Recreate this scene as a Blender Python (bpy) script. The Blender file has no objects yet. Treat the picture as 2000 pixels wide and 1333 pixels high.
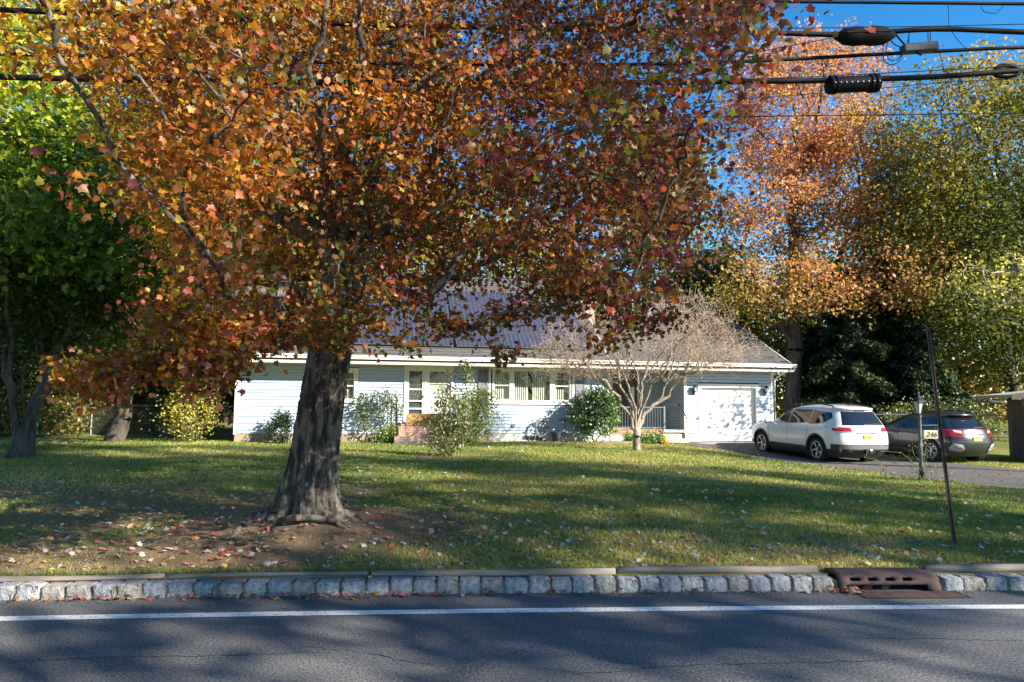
import bpy, bmesh, math, random
import numpy as np
from mathutils import Matrix, Vector
R = math.radians
random.seed(7)
rng = np.random.default_rng(7)
scene = bpy.context.scene
col = scene.collection

# ------------------------------------------------------------------ camera, sky, sun, exposure
F = 1400.0
TH, PH = math.atan(126.5 / F), 0.0078
CAM = np.array([0.0, 0.0, 1.65])
_f = np.array([0, math.cos(TH), math.sin(TH)])
_u = np.array([0, -math.sin(TH), math.cos(TH)])
_r = np.array([1.0, 0, 0])
CR = _r * math.cos(PH) + _u * math.sin(PH)
CU = _u * math.cos(PH) - _r * math.sin(PH)
cd = bpy.data.cameras.new('camera')
cam = bpy.data.objects.new('camera', cd)
col.objects.link(cam)
cam.matrix_world = Matrix(((CR[0], CU[0], -_f[0], CAM[0]), (CR[1], CU[1], -_f[1], CAM[1]), (CR[2], CU[2], -_f[2], CAM[2]), (0, 0, 0, 1)))
cd.sensor_width = 36
cd.lens = 36 * F / 2000
cd.clip_start = 0.05
cd.clip_end = 1500
scene.camera = cam

SUN_AZ, SUN_EL = R(60), R(28)          # azimuth measured from straight behind the viewer towards the right
SDIR = np.array([math.sin(SUN_AZ) * math.cos(SUN_EL), -math.cos(SUN_AZ) * math.cos(SUN_EL), math.sin(SUN_EL)])
w = bpy.data.worlds.new('World')
scene.world = w
w.use_nodes = True
nt = w.node_tree
nt.nodes.clear()
sky = nt.nodes.new('ShaderNodeTexSky')
sky.sky_type = 'NISHITA'
sky.sun_disc = False
sky.sun_elevation = SUN_EL
sky.sun_rotation = math.pi - SUN_AZ
sky.air_density = 1.0
sky.dust_density = 0.0
sky.ozone_density = 2.2
bgd = nt.nodes.new('ShaderNodeBackground')
bgd.inputs['Strength'].default_value = 0.085
wo = nt.nodes.new('ShaderNodeOutputWorld')
hsv = nt.nodes.new('ShaderNodeHueSaturation')
hsv.inputs['Saturation'].default_value = 1.4
nt.links.new(sky.outputs[0], hsv.inputs['Color'])
nt.links.new(hsv.outputs[0], bgd.inputs[0])
nt.links.new(bgd.outputs[0], wo.inputs[0])
sl = bpy.data.lights.new('sun', 'SUN')
sl.energy = 5.0
sl.angle = R(0.55)
sl.color = (1.0, 0.91, 0.78)
so = bpy.data.objects.new('sun', sl)
col.objects.link(so)
so.rotation_euler = Vector(-SDIR).to_track_quat('-Z', 'Y').to_euler()
scene.view_settings.view_transform = 'Standard'
scene.view_settings.look = 'None'
scene.view_settings.gamma = 1
scene.view_settings.use_curve_mapping = False
scene.view_settings.exposure = 1.62
scene.render.engine = 'CYCLES'
cy = scene.cycles
cy.max_bounces = 7
cy.diffuse_bounces = 3
cy.glossy_bounces = 3
cy.transmission_bounces = 4
cy.transparent_max_bounces = 8
cy.use_denoising = True
cy.denoiser = 'OPENIMAGEDENOISE'
cy.denoising_input_passes = 'RGB_ALBEDO_NORMAL'
cy.denoising_prefilter = 'ACCURATE'
cy.sample_clamp_indirect = 4.0

# ------------------------------------------------------------------ helpers
def ray(px, py):
    return _f + CR * (px - 1000) / F - CU * (py - 666.5) / F

def at_y(px, py, Y):                   # point of the photograph at a known distance
    d = ray(px, py)
    return CAM + d * (Y / d[1])

def proj(P):
    d = np.asarray(P, float) - CAM
    z = d @ _f
    return np.stack([1000 + F * (d @ CR) / z, 666.5 - F * (d @ CU) / z], -1), z

def tag(o, label=None, cat=None, group=None, kind=None):
    if label: o['label'] = label
    if cat: o['category'] = cat
    if group: o['group'] = group
    if kind: o['kind'] = kind
    return o

def empty(name, loc, rz=0, label=None, cat=None, group=None, kind=None):
    o = bpy.data.objects.new(name, None)
    col.objects.link(o)
    o.location = loc
    o.rotation_euler = (0, 0, rz)
    o.empty_display_size = 0.2
    return tag(o, label, cat, group, kind)

def link_mesh(name, me, mats=None, parent=None):
    o = bpy.data.objects.new(name, me)
    col.objects.link(o)
    if mats is not None:
        for m in (mats if isinstance(mats, (list, tuple)) else [mats]):
            me.materials.append(m)
    if parent: o.parent = parent
    return o

def copy_tree(o, parent=None):
    c = o.copy()
    col.objects.link(c)
    if parent: c.parent = parent
    for ch in list(o.children):
        copy_tree(ch, c)
    return c

class MB:
    def __init__(s): s.v, s.f, s.m = [], [], []
    def add(s, vs, fs, mi=0):
        b = len(s.v)
        s.v += [tuple(map(float, p)) for p in vs]
        s.f += [tuple(b + i for i in f) for f in fs]
        s.m += [mi] * len(fs)
        return s
    def box(s, x0, x1, y0, y1, z0, z1, mi=0):
        return s.add([(x0, y0, z0), (x1, y0, z0), (x1, y1, z0), (x0, y1, z0), (x0, y0, z1), (x1, y0, z1), (x1, y1, z1), (x0, y1, z1)],
                     [(0, 3, 2, 1), (4, 5, 6, 7), (0, 1, 5, 4), (1, 2, 6, 5), (2, 3, 7, 6), (3, 0, 4, 7)], mi)
    def quad(s, a, b, c, d, mi=0): return s.add([a, b, c, d], [(0, 1, 2, 3)], mi)
    def tube(s, pts, r, n=8, mi=0, caps=True):
        P = np.array(pts, float)
        k = len(P)
        rr = np.full(k, r, float) if np.isscalar(r) else np.array(r, float)
        T = np.gradient(P, axis=0)
        T /= np.linalg.norm(T, axis=1)[:, None] + 1e-9
        ref = np.array([0, 0, 1.0]) if abs(T[:, 2]).mean() < .8 else np.array([1.0, 0, 0])
        U = np.cross(T, ref); U /= np.linalg.norm(U, axis=1)[:, None] + 1e-9
        V = np.cross(T, U)
        a = np.arange(n) * 2 * math.pi / n
        vs = P[:, None] + rr[:, None, None] * (np.cos(a)[None, :, None] * U[:, None] + np.sin(a)[None, :, None] * V[:, None])
        fs = []
        for i in range(k - 1):
            for j in range(n):
                fs.append((i * n + j, i * n + (j + 1) % n, (i + 1) * n + (j + 1) % n, (i + 1) * n + j))
        if caps:
            fs.append(tuple(range(n - 1, -1, -1)))
            fs.append(tuple((k - 1) * n + j for j in range(n)))
        return s.add(vs.reshape(-1, 3), fs, mi)
    def lathe(s, prof, n=16, c=(0, 0, 0), mi=0, caps=True):
        vs, fs = [], []
        for r, z in prof:
            for j in range(n):
                a = 2 * math.pi * j / n
                vs.append((c[0] + r * math.cos(a), c[1] + r * math.sin(a), c[2] + z))
        for i in range(len(prof) - 1):
            for j in range(n):
                fs.append((i * n + j, i * n + (j + 1) % n, (i + 1) * n + (j + 1) % n, (i + 1) * n + j))
        if caps:
            fs.append(tuple(range(n - 1, -1, -1)))
            fs.append(tuple((len(prof) - 1) * n + j for j in range(n)))
        return s.add(vs, fs, mi)
    def prism(s, poly, axis, a, b, mi=0):   # extrude a 2-D outline along an axis
        n = len(poly)
        def P(p, t):
            return (t, p[0], p[1]) if axis == 'x' else ((p[0], t, p[1]) if axis == 'y' else (p[0], p[1], t))
        vs = [P(p, a) for p in poly] + [P(p, b) for p in poly]
        fs = [tuple(range(n - 1, -1, -1)), tuple(range(n, 2 * n))] + [(i, (i + 1) % n, n + (i + 1) % n, n + i) for i in range(n)]
        return s.add(vs, fs, mi)
    def build(s, name, mats, parent=None, smooth=False, kind=None, bevel=0, weld=False):
        me = bpy.data.meshes.new(name)
        me.from_pydata(s.v, [], s.f)
        if any(s.m): me.polygons.foreach_set('material_index', s.m)
        bm = bmesh.new(); bm.from_mesh(me)
        if weld: bmesh.ops.remove_doubles(bm, verts=bm.verts, dist=1e-5)
        if bevel:
            es = [e for e in bm.edges if len(e.link_faces) == 2 and e.calc_face_angle(0) > .6]
            bmesh.ops.bevel(bm, geom=es, offset=bevel, segments=2, affect='EDGES', profile=.5)
        bmesh.ops.recalc_face_normals(bm, faces=bm.faces)
        bm.to_mesh(me); bm.free()
        if smooth: me.polygons.foreach_set('use_smooth', [True] * len(me.polygons))
        me.update()
        o = link_mesh(name, me, mats, parent)
        if kind: o['kind'] = kind
        return o

def np_mesh(name, V, Fc, mats, parent=None, colors=None, smooth=False, kind=None):
    """V (n,3); Fc (m,k) index array with a fixed number of corners."""
    me = bpy.data.meshes.new(name)
    n, (m, k) = len(V), Fc.shape
    me.vertices.add(n); me.loops.add(m * k); me.polygons.add(m)
    me.vertices.foreach_set('co', np.ascontiguousarray(V, np.float32).ravel())
    me.loops.foreach_set('vertex_index', np.ascontiguousarray(Fc, np.int32).ravel())
    me.polygons.foreach_set('loop_start', np.arange(0, m * k, k, dtype=np.int32))
    if smooth: me.polygons.foreach_set('use_smooth', np.ones(m, bool))
    me.update(calc_edges=True)
    if colors is not None:
        a = me.attributes.new('col', 'FLOAT_COLOR', 'POINT')
        c = np.ones((n, 4), np.float32); c[:, :3] = colors
        a.data.foreach_set('color', c.ravel())
    o = link_mesh(name, me, mats, parent)
    if kind: o['kind'] = kind
    return o

# ------------------------------------------------------------------ materials
def M(name, c, c2=None, sc=6, rough=.7, metal=0, bump=0, bsc=40, spec=.4, coat=0, stretch=(1, 1, 1), bst=None, lo=.35, hi=.65, detail=6):
    m = bpy.data.materials.new(name)
    m.use_nodes = True
    n, l = m.node_tree.nodes, m.node_tree.links
    b = n['Principled BSDF']
    b.inputs['Base Color'].default_value = (*c, 1)
    b.inputs['Roughness'].default_value = rough
    b.inputs['Metallic'].default_value = metal
    b.inputs['Specular IOR Level'].default_value = spec
    b.inputs['Coat Weight'].default_value = coat
    b.inputs['Coat Roughness'].default_value = .05
    tc = n.new('ShaderNodeTexCoord')
    if c2 is not None:
        mp = n.new('ShaderNodeMapping'); mp.inputs['Scale'].default_value = stretch
        l.new(tc.outputs['Object'], mp.inputs[0])
        t = n.new('ShaderNodeTexNoise'); t.inputs['Scale'].default_value = sc; t.inputs['Detail'].default_value = detail
        l.new(mp.outputs[0], t.inputs['Vector'])
        r = n.new('ShaderNodeValToRGB')
        r.color_ramp.elements[0].position = lo; r.color_ramp.elements[1].position = hi
        r.color_ramp.elements[0].color = (*c, 1); r.color_ramp.elements[1].color = (*c2, 1)
        l.new(t.outputs['Fac'], r.inputs[0]); l.new(r.outputs[0], b.inputs['Base Color'])
    if bump:
        mp = n.new('ShaderNodeMapping'); mp.inputs['Scale'].default_value = bst or stretch
        l.new(tc.outputs['Object'], mp.inputs[0])
        t = n.new('ShaderNodeTexNoise'); t.inputs['Scale'].default_value = bsc; t.inputs['Detail'].default_value = 8
        l.new(mp.outputs[0], t.inputs['Vector'])
        bp = n.new('ShaderNodeBump'); bp.inputs['Strength'].default_value = bump; bp.inputs['Distance'].default_value = .02
        l.new(t.outputs['Fac'], bp.inputs['Height']); l.new(bp.outputs[0], b.inputs['Normal'])
    return m

def leaf_mat(name, trans=.45, gloss=.06, tgain=1.5):
    m = bpy.data.materials.new(name)
    m.use_nodes = True
    n, l = m.node_tree.nodes, m.node_tree.links
    n.clear()
    a = n.new('ShaderNodeAttribute'); a.attribute_name = 'col'
    d = n.new('ShaderNodeBsdfDiffuse'); t = n.new('ShaderNodeBsdfTranslucent'); g = n.new('ShaderNodeBsdfGlossy')
    g.inputs['Roughness'].default_value = .5; g.inputs['Color'].default_value = (.9, .9, .9, 1)
    mul = n.new('ShaderNodeMix'); mul.data_type = 'RGBA'; mul.blend_type = 'MULTIPLY'; mul.inputs[0].default_value = 1
    mul.inputs[7].default_value = (tgain, tgain, tgain * .8, 1)
    l.new(a.outputs['Color'], mul.inputs[6])
    l.new(a.outputs['Color'], d.inputs[0]); l.new(mul.outputs[2], t.inputs[0])
    m1 = n.new('ShaderNodeMixShader'); m1.inputs[0].default_value = trans
    l.new(d.outputs[0], m1.inputs[1]); l.new(t.outputs[0], m1.inputs[2])
    m2 = n.new('ShaderNodeMixShader'); m2.inputs[0].default_value = gloss
    l.new(m1.outputs[0], m2.inputs[1]); l.new(g.outputs[0], m2.inputs[2])
    o = n.new('ShaderNodeOutputMaterial'); l.new(m2.outputs[0], o.inputs[0])
    return m

def glass_mat(name, tint=(.75, .8, .8), refl=1.0):
    m = bpy.data.materials.new(name); m.use_nodes = True
    n, l = m.node_tree.nodes, m.node_tree.links
    n.clear()
    lw = n.new('ShaderNodeLayerWeight'); pw = n.new('ShaderNodeMath'); pw.operation = 'POWER'; pw.inputs[1].default_value = 4
    fr = n.new('ShaderNodeMath'); fr.operation = 'MULTIPLY_ADD'; fr.inputs[1].default_value = .75; fr.inputs[2].default_value = .07
    l.new(lw.outputs['Facing'], pw.inputs[0]); l.new(pw.outputs[0], fr.inputs[0])
    t = n.new('ShaderNodeBsdfTransparent'); t.inputs[0].default_value = (*tint, 1)
    g = n.new('ShaderNodeBsdfGlossy'); g.inputs['Roughness'].default_value = .02
    mx = n.new('ShaderNodeMixShader')
    l.new(fr.outputs[0], mx.inputs[0]); l.new(t.outputs[0], mx.inputs[1]); l.new(g.outputs[0], mx.inputs[2])
    o = n.new('ShaderNodeOutputMaterial'); l.new(mx.outputs[0], o.inputs[0])
    return m

def brick_mat(name, c1, c2, mortar, scale=1, bw=.2, bh=.067, axis='xz', bump=.5, ms=.01):
    m = M(name, c1, rough=.85)
    n, l = m.node_tree.nodes, m.node_tree.links
    b = n['Principled BSDF']; tc = n.new('ShaderNodeTexCoord')
    sx = n.new('ShaderNodeSeparateXYZ'); cx = n.new('ShaderNodeCombineXYZ')
    l.new(tc.outputs['Object'], sx.inputs[0])
    add = n.new('ShaderNodeMath'); add.operation = 'ADD'
    l.new(sx.outputs[0], add.inputs[0]); l.new(sx.outputs[1], add.inputs[1])
    l.new(add.outputs[0], cx.inputs[0]); l.new(sx.outputs[2], cx.inputs[1])
    t = n.new('ShaderNodeTexBrick')
    t.inputs['Color1'].default_value = (*c1, 1); t.inputs['Color2'].default_value = (*c2, 1); t.inputs['Mortar'].default_value = (*mortar, 1)
    t.inputs['Scale'].default_value = scale; t.inputs['Brick Width'].default_value = bw; t.inputs['Row Height'].default_value = bh
    t.inputs['Mortar Size'].default_value = ms
    l.new(cx.outputs[0], t.inputs['Vector']); l.new(t.outputs['Color'], b.inputs['Base Color'])
    bp = n.new('ShaderNodeBump'); bp.inputs['Strength'].default_value = bump; bp.inputs['Distance'].default_value = .01; bp.invert = True
    l.new(t.outputs['Fac'], bp.inputs['Height']); l.new(bp.outputs[0], b.inputs['Normal'])
    return m

m_bark = M('maple_bark', (.030, .025, .021), (.165, .138, .112), sc=13, rough=.95, bump=1.0, bsc=30, stretch=(1, 1, .3), lo=.42, hi=.62)
m_bark2 = M('grey_bark', (.030, .025, .021), (.085, .073, .06), sc=9, rough=.95, bump=.8, bsc=20, stretch=(1, 1, .2))
m_bark3 = M('pale_bark', (.20, .165, .13), (.34, .29, .23), sc=7, rough=.9, bump=.5, bsc=30, stretch=(1, 1, .4))
m_leaf = leaf_mat('maple_leaf', .42, .03, 1.7)
m_leaf2 = leaf_mat('tree_leaf', .4, .02, 1.5)
m_needle = leaf_mat('evergreen_needle', .12, .015, 1.0)
m_shiny = leaf_mat('shrub_leaf', .25, .06, 1.4)
m_blade = leaf_mat('grass_blade', .35, .04, 1.4)
m_fallen = leaf_mat('fallen_leaf', .15, .06, 1.0)
m_white = M('white_vinyl', (.74, .73, .68), (.68, .67, .61), sc=2, rough=.45, bump=.04)
m_cream = M('cream_trim', (.66, .62, .50), (.60, .56, .45), sc=3, rough=.5)
m_black = M('black_iron', (.012, .012, .014), (.022, .022, .024), sc=20, rough=.45)
m_rubber = M('cable_rubber', (.005, .005, .007), (.009, .009, .012), sc=15, rough=.7, spec=.2)
m_dark = M('dark_interior', (.012, .011, .010), (.02, .018, .016), sc=2, rough=.9)
# ------------------------------------------------------------------ the ground
def kerb_y(x):
    x = np.asarray(x, float)
    xc = np.clip(x, -6, 6)
    y = 6.5 + .0695 * xc - .0035 * xc ** 2
    sl = .0695 - .007 * xc
    return y + (x - xc) * sl

def sstep(a, b, x):
    t = np.clip((x - a) / (b - a), 0, 1)
    return t * t * (3 - 2 * t)

TREE = np.array([-2.25, 8.25])
def ground_z(x, y):
    x = np.asarray(x, float); y = np.asarray(y, float)
    t = y - kerb_y(x)
    zl = np.interp(t, [0, .4, 1.5, 5, 14, 25, 60], [.105, .125, .235, .33, .37, .40, .6])
    zr = np.interp(y, [6, 8, 14, 20, 23, 25.3, 27.3, 30, 60], [.105, .12, .06, .01, .02, .11, .33, .36, .6])
    g = sstep(3.0, 9.0, x - .12 * (y - 16) * (y > 16))
    z = zl * (1 - g) + zr * g
    r2 = (x - TREE[0]) ** 2 + ((y - TREE[1]) * 1.0) ** 2
    z = z + .16 * np.exp(-r2 / (2 * .85 ** 2))
    z = z + .015 * np.sin(x * 1.7 + y * .6) * np.sin(y * .9 - x * .3) * sstep(.5, 2, t)
    return z

def gz(x, y): return float(ground_z(x, y))

DRIVE_NEAR = [(5.6, 26.0), (6.6, 24.6), (7.7, 22.5), (8.9, 20.0), (9.35, 17.6), (10.2, 15.0), (11.6, 12.0), (12.9, 9.0), (13.4, 7.0)]
DRIVE_FAR = [(6.5, 27.05), (10.2, 27.8), (11.6, 27.0), (12.4, 23.6), (13.6, 21.2), (15.2, 18.0), (16.8, 14.0), (17.6, 10.5), (18.0, 7.2)]
DRIVE_POLY = DRIVE_NEAR + DRIVE_FAR[::-1]
def in_poly(x, y, poly):
    x = np.asarray(x); y = np.asarray(y)
    ins = np.zeros(x.shape, bool)
    n = len(poly)
    for i in range(n):
        x0, y0 = poly[i]; x1, y1 = poly[(i + 1) % n]
        c = ((y0 > y) != (y1 > y)) & (x < (x1 - x0) * (y - y0) / (y1 - y0 + 1e-12) + x0)
        ins ^= c
    return ins

def fnoise(P, seed, freq):            # cheap smooth noise in about 0..1
    g = np.random.default_rng(seed)
    s = np.zeros(len(P))
    for i in range(7):
        k = g.normal(size=P.shape[1]) * freq * (.6 + .25 * i)
        s += np.sin(P @ k + g.uniform(0, 6.28)) / (1 + .35 * i)
    return np.clip(.5 + s / 5.2, 0, 1)

def soil_mask(x, y):
    P = np.stack([x, y], -1)
    n = fnoise(P.reshape(-1, 2), 3, 1.1).reshape(np.shape(x))
    r = np.hypot((x - TREE[0]) * .8, (y - TREE[1]) * 1.15)
    s = 1.1 * np.exp(-(r / 1.25) ** 2)
    s = s + .8 * sstep(.22, .6, n) * sstep(1.5, -2.5, x) * sstep(15, 10, y)
    s = s + .55 * np.exp(-(((x - 7.2) / 1.5) ** 2 + ((y - 17.8) / .9) ** 2)) + .35 * np.exp(-(((x - 3.7) / .8) ** 2 + ((y - 21.4) / .6) ** 2))
    s = s + .55 * np.exp(-(((x + 1.6) / .9) ** 2 + ((y - 18.4) / .7) ** 2))
    s = s + .4 * sstep(.62, .85, fnoise(P.reshape(-1, 2), 11, .8).reshape(np.shape(x))) * sstep(20, 9, y)
    return np.clip(s, 0, 1)

def grid_mesh(name, X, Y, Z, mat, colors=None, kind='structure'):
    a, b = X.shape
    V = np.stack([X, Y, Z], -1).reshape(-1, 3)
    i = np.arange(a * b).reshape(a, b)
    Fc = np.stack([i[:-1, :-1], i[1:, :-1], i[1:, 1:], i[:-1, 1:]], -1).reshape(-1, 4)
    return np_mesh(name, V, Fc, mat, None, colors, True, kind)

def lawn_material():
    m = bpy.data.materials.new('lawn_turf'); m.use_nodes = True
    n, l = m.node_tree.nodes, m.node_tree.links
    b = n['Principled BSDF']; b.inputs['Roughness'].default_value = .95; b.inputs['Specular IOR Level'].default_value = .15
    tc = n.new('ShaderNodeTexCoord')
    def noise(s, d=8, r=.6):
        t = n.new('ShaderNodeTexNoise'); t.inputs['Scale'].default_value = s; t.inputs['Detail'].default_value = d; t.inputs['Roughness'].default_value = r
        l.new(tc.outputs['Object'], t.inputs['Vector']); return t.outputs['Fac']
    def ramp(f, p0, c0, p1, c1):
        r = n.new('ShaderNodeValToRGB'); e = r.color_ramp.elements
        e[0].position = p0; e[1].position = p1; e[0].color = (*c0, 1); e[1].color = (*c1, 1)
        l.new(f, r.inputs[0]); return r.outputs[0]
    def mix(f, a, c):
        x = n.new('ShaderNodeMix'); x.data_type = 'RGBA'
        if isinstance(f, float): x.inputs[0].default_value = f
        else: l.new(f, x.inputs[0])
        l.new(a, x.inputs[6]); l.new(c, x.inputs[7]); return x.outputs[2]
    g1 = ramp(noise(22, 10, .75), .3, (.06, .085, .015), .72, (.23, .26, .055))
    g2 = ramp(noise(38, 8, .75), .3, (.16, .13, .045), .7, (.40, .33, .13))
    blot = ramp(noise(.55, 6), .46, (0, 0, 0), .66, (1, 1, 1))
    grass = mix(blot, g1, g2)
    soil = ramp(noise(30, 10, .7), .3, (.14, .09, .05), .72, (.34, .23, .14))
    a = n.new('ShaderNodeAttribute'); a.attribute_name = 'col'
    l.new(mix(a.outputs['Fac'], grass, soil), b.inputs['Base Color'])
    bp = n.new('ShaderNodeBump'); bp.inputs['Strength'].default_value = .9; bp.inputs['Distance'].default_value = .03
    l.new(noise(45, 10, .8), bp.inputs['Height']); l.new(bp.outputs[0], b.inputs['Normal'])
    return m

xs = np.concatenate([np.linspace(-160, -20, 20)[:-1], np.linspace(-20, -9, 45)[:-1], np.linspace(-9, 9, 181)[:-1], np.linspace(9, 20, 70)[:-1], np.linspace(20, 160, 20)])
ts = np.concatenate([np.linspace(.17, 4, 50)[:-1], np.linspace(4, 24, 150)[:-1], np.linspace(24, 60, 40)[:-1], np.linspace(60, 420, 16)])
X, T = np.meshgrid(xs, ts, indexing='ij')
Y = kerb_y(X) + T
Z = ground_z(X, Y)
Z = Z - .07 * in_poly(X, Y, DRIVE_POLY)
sm = soil_mask(X, Y)
m_lawn = lawn_material()
grid_mesh('lawn', X, Y, Z, m_lawn, np.repeat(sm.reshape(-1, 1), 3, 1))
# verge on the viewer's own side of the road
X, T = np.meshgrid(np.linspace(-160, 160, 60), np.linspace(-3.2, -120, 30), indexing='ij')
grid_mesh('verge', X, kerb_y(X) - 6.5 + T, np.full(X.shape, .1) - .0 * X, m_lawn, np.zeros((X.size, 3)))

def asphalt(name, c0, c1, sc=180):
    m = bpy.data.materials.new(name); m.use_nodes = True
    n, l = m.node_tree.nodes, m.node_tree.links
    b = n['Principled BSDF']; b.inputs['Roughness'].default_value = .85; b.inputs['Specular IOR Level'].default_value = .25
    tc = n.new('ShaderNodeTexCoord')
    t = n.new('ShaderNodeTexNoise'); t.inputs['Scale'].default_value = sc; t.inputs['Detail'].default_value = 5; t.inputs['Roughness'].default_value = .75
    t2 = n.new('ShaderNodeTexNoise'); t2.inputs['Scale'].default_value = .8; t2.inputs['Detail'].default_value = 6
    mp = n.new('ShaderNodeMapping'); mp.inputs['Scale'].default_value = (.35, 1.2, 1)
    l.new(tc.outputs['Object'], mp.inputs[0]); l.new(mp.outputs[0], t2.inputs['Vector'])
    l.new(tc.outputs['Object'], t.inputs['Vector'])
    r = n.new('ShaderNodeValToRGB'); e = r.color_ramp.elements
    e[0].position, e[1].position = .38, .66; e[0].color = (*c0, 1); e[1].color = (*c1, 1)
    l.new(t.outputs['Fac'], r.inputs[0])
    r2 = n.new('ShaderNodeValToRGB'); e = r2.color_ramp.elements
    e[0].position, e[1].position = .35, .7; e[0].color = (.8, .8, .8, 1); e[1].color = (1.12, 1.1, 1.06, 1)
    l.new(t2.outputs['Fac'], r2.inputs[0])
    mx = n.new('ShaderNodeMix'); mx.data_type = 'RGBA'; mx.blend_type = 'MULTIPLY'; mx.inputs[0].default_value = 1
    l.new(r.outputs[0], mx.inputs[6]); l.new(r2.outputs[0], mx.inputs[7]); l.new(mx.outputs[2], b.inputs['Base Color'])
    bp = n.new('ShaderNodeBump'); bp.inputs['Strength'].default_value = .8; bp.inputs['Distance'].default_value = .008
    l.new(t.outputs['Fac'], bp.inputs['Height']); l.new(bp.outputs[0], b.inputs['Normal'])
    return m
m_road = asphalt('road_asphalt', (.034, .035, .040), (.25, .25, .25), 55)
m_drive = asphalt('driveway_asphalt', (.06, .056, .052), (.17, .158, .145), 50)
xr = np.concatenate([np.linspace(-160, -8, 30)[:-1], np.linspace(-8, 8, 65)[:-1], np.linspace(8, 160, 30)])
X, T = np.meshgrid(xr, np.linspace(-9.8, .1, 24), indexing='ij')
grid_mesh('road', X, kerb_y(X) + T, np.zeros(X.shape), m_road)
m_paint = M('road_paint', (.72, .72, .70), (.22, .22, .23), sc=38, rough=.6, lo=.55, hi=.68)
X, T = np.meshgrid(xr, np.array([-.60, -.48]), indexing='ij')
grid_mesh('road_edge_line', X, kerb_y(X) + T, np.full(X.shape, .004), m_paint)
# driveway sheet between its two edges
def resample(P, n):
    P = np.array(P, float); d = np.r_[0, np.cumsum(np.linalg.norm(np.diff(P, axis=0), axis=1))]
    s = np.linspace(0, d[-1], n)
    return np.stack([np.interp(s, d, P[:, 0]), np.interp(s, d, P[:, 1])], -1)
a, b = resample(DRIVE_NEAR, 90), resample(DRIVE_FAR, 90)
k = np.linspace(0, 1, 24)[None, :, None]
jit = np.zeros((90, 24, 2)); jit[:, 0] = rng.normal(0, .03, (90, 2)); jit[:, -1] = rng.normal(0, .03, (90, 2))
G = a[:, None] * (1 - k) + b[:, None] * k + jit
grid_mesh('driveway', G[..., 0], G[..., 1], ground_z(G[..., 0], G[..., 1]) + .012, m_drive)
m_conc = M('pale_concrete', (.42, .36, .28), (.52, .46, .37), sc=3, rough=.9, bump=.2, bsc=60)

# kerb of granite setts, each its own stone
m_mortar = M('kerb_mortar', (.20, .165, .125), (.30, .25, .19), sc=14, rough=.95, bump=.6, bsc=70)
m_gran = [M('granite_sett', (.17, .175, .18), (.44, .44, .44), sc=30, rough=.85, bump=.9, bsc=45, lo=.3, hi=.7),
          M('granite_sett_warm', (.18, .165, .145), (.38, .355, .32), sc=26, rough=.85, bump=.9, bsc=45, lo=.3, hi=.7),
          M('granite_sett_blue', (.15, .16, .175), (.38, .39, .41), sc=26, rough=.85, bump=.9, bsc=45, lo=.3, hi=.7)]
kerb = MB()
DX0, DX1 = 2.98, 3.95      # storm drain stands here
def kerb_strip(x0, x1):
    xx = np.linspace(x0, x1, max(2, int((x1 - x0) / .25)))
    yy = kerb_y(xx)
    for i in range(len(xx) - 1):
        p = [(xx[i], yy[i] + .02), (xx[i + 1], yy[i + 1] + .02), (xx[i + 1], yy[i + 1] + .19), (xx[i], yy[i] + .19)]
        kerb.add([(q[0], q[1], -.05) for q in p] + [(q[0], q[1], .092) for q in p], [(4, 5, 6, 7), (0, 1, 5, 4), (2, 3, 7, 6), (1, 2, 6, 5), (3, 0, 4, 7)])
kerb_strip(-60, DX0); kerb_strip(DX1, 13.2)
kerb_o = kerb.build('kerb', m_mortar, kind='structure')
def sett_mesh(i):
    bm = bmesh.new(); bmesh.ops.create_cube(bm, size=1)
    for v in bm.verts: v.co = Vector((v.co.x * .182, v.co.y * .17, v.co.z * .19))
    bmesh.ops.bevel(bm, geom=bm.edges[:], offset=.011, segments=2, affect='EDGES', profile=.5)
    bmesh.ops.subdivide_edges(bm, edges=[e for e in bm.edges if e.calc_length() > .08], cuts=3, use_grid_fill=True)
    g = random.Random(i)
    for v in bm.verts:
        v.co += Vector((g.gauss(0, .004), g.gauss(0, .008), g.gauss(0, .0035)))
    me = bpy.data.meshes.new('stone'); bm.to_mesh(me); bm.free()
    me.polygons.foreach_set('use_smooth', [True] * len(me.polygons))
    me.materials.append(m_gran[[0, 0, 1, 2, 0, 1, 2, 0, 1][i % 9]])
    return me
setts = [sett_mesh(i) for i in range(9)]
def lay_setts(x0, x1):
    x = x0
    while x < x1 - .05:
        o = bpy.data.objects.new('stone', random.choice(setts)); col.objects.link(o); o.parent = kerb_o
        L = random.uniform(.93, 1.07)
        if x + .2 * L > x1: L = max(.5, (x1 - x) / .205)
        xc = x + .1 * L
        sl = float(kerb_y(xc + .05) - kerb_y(xc - .05)) / .1
        o.location = (xc, float(kerb_y(xc)) + .086 + random.uniform(-.006, .006), .020 + random.uniform(-.006, .006))
        o.rotation_euler = (R(random.uniform(-4, 2)), R(random.uniform(-1.5, 1.5)), math.atan(sl) + R(random.uniform(-2, 2)))
        o.scale = (L, 1, random.uniform(.95, 1.03))
        x += .2 * L + random.uniform(.0, .008)
lay_setts(-7.6, DX0); lay_setts(DX1 + .01, 8.0)

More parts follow.
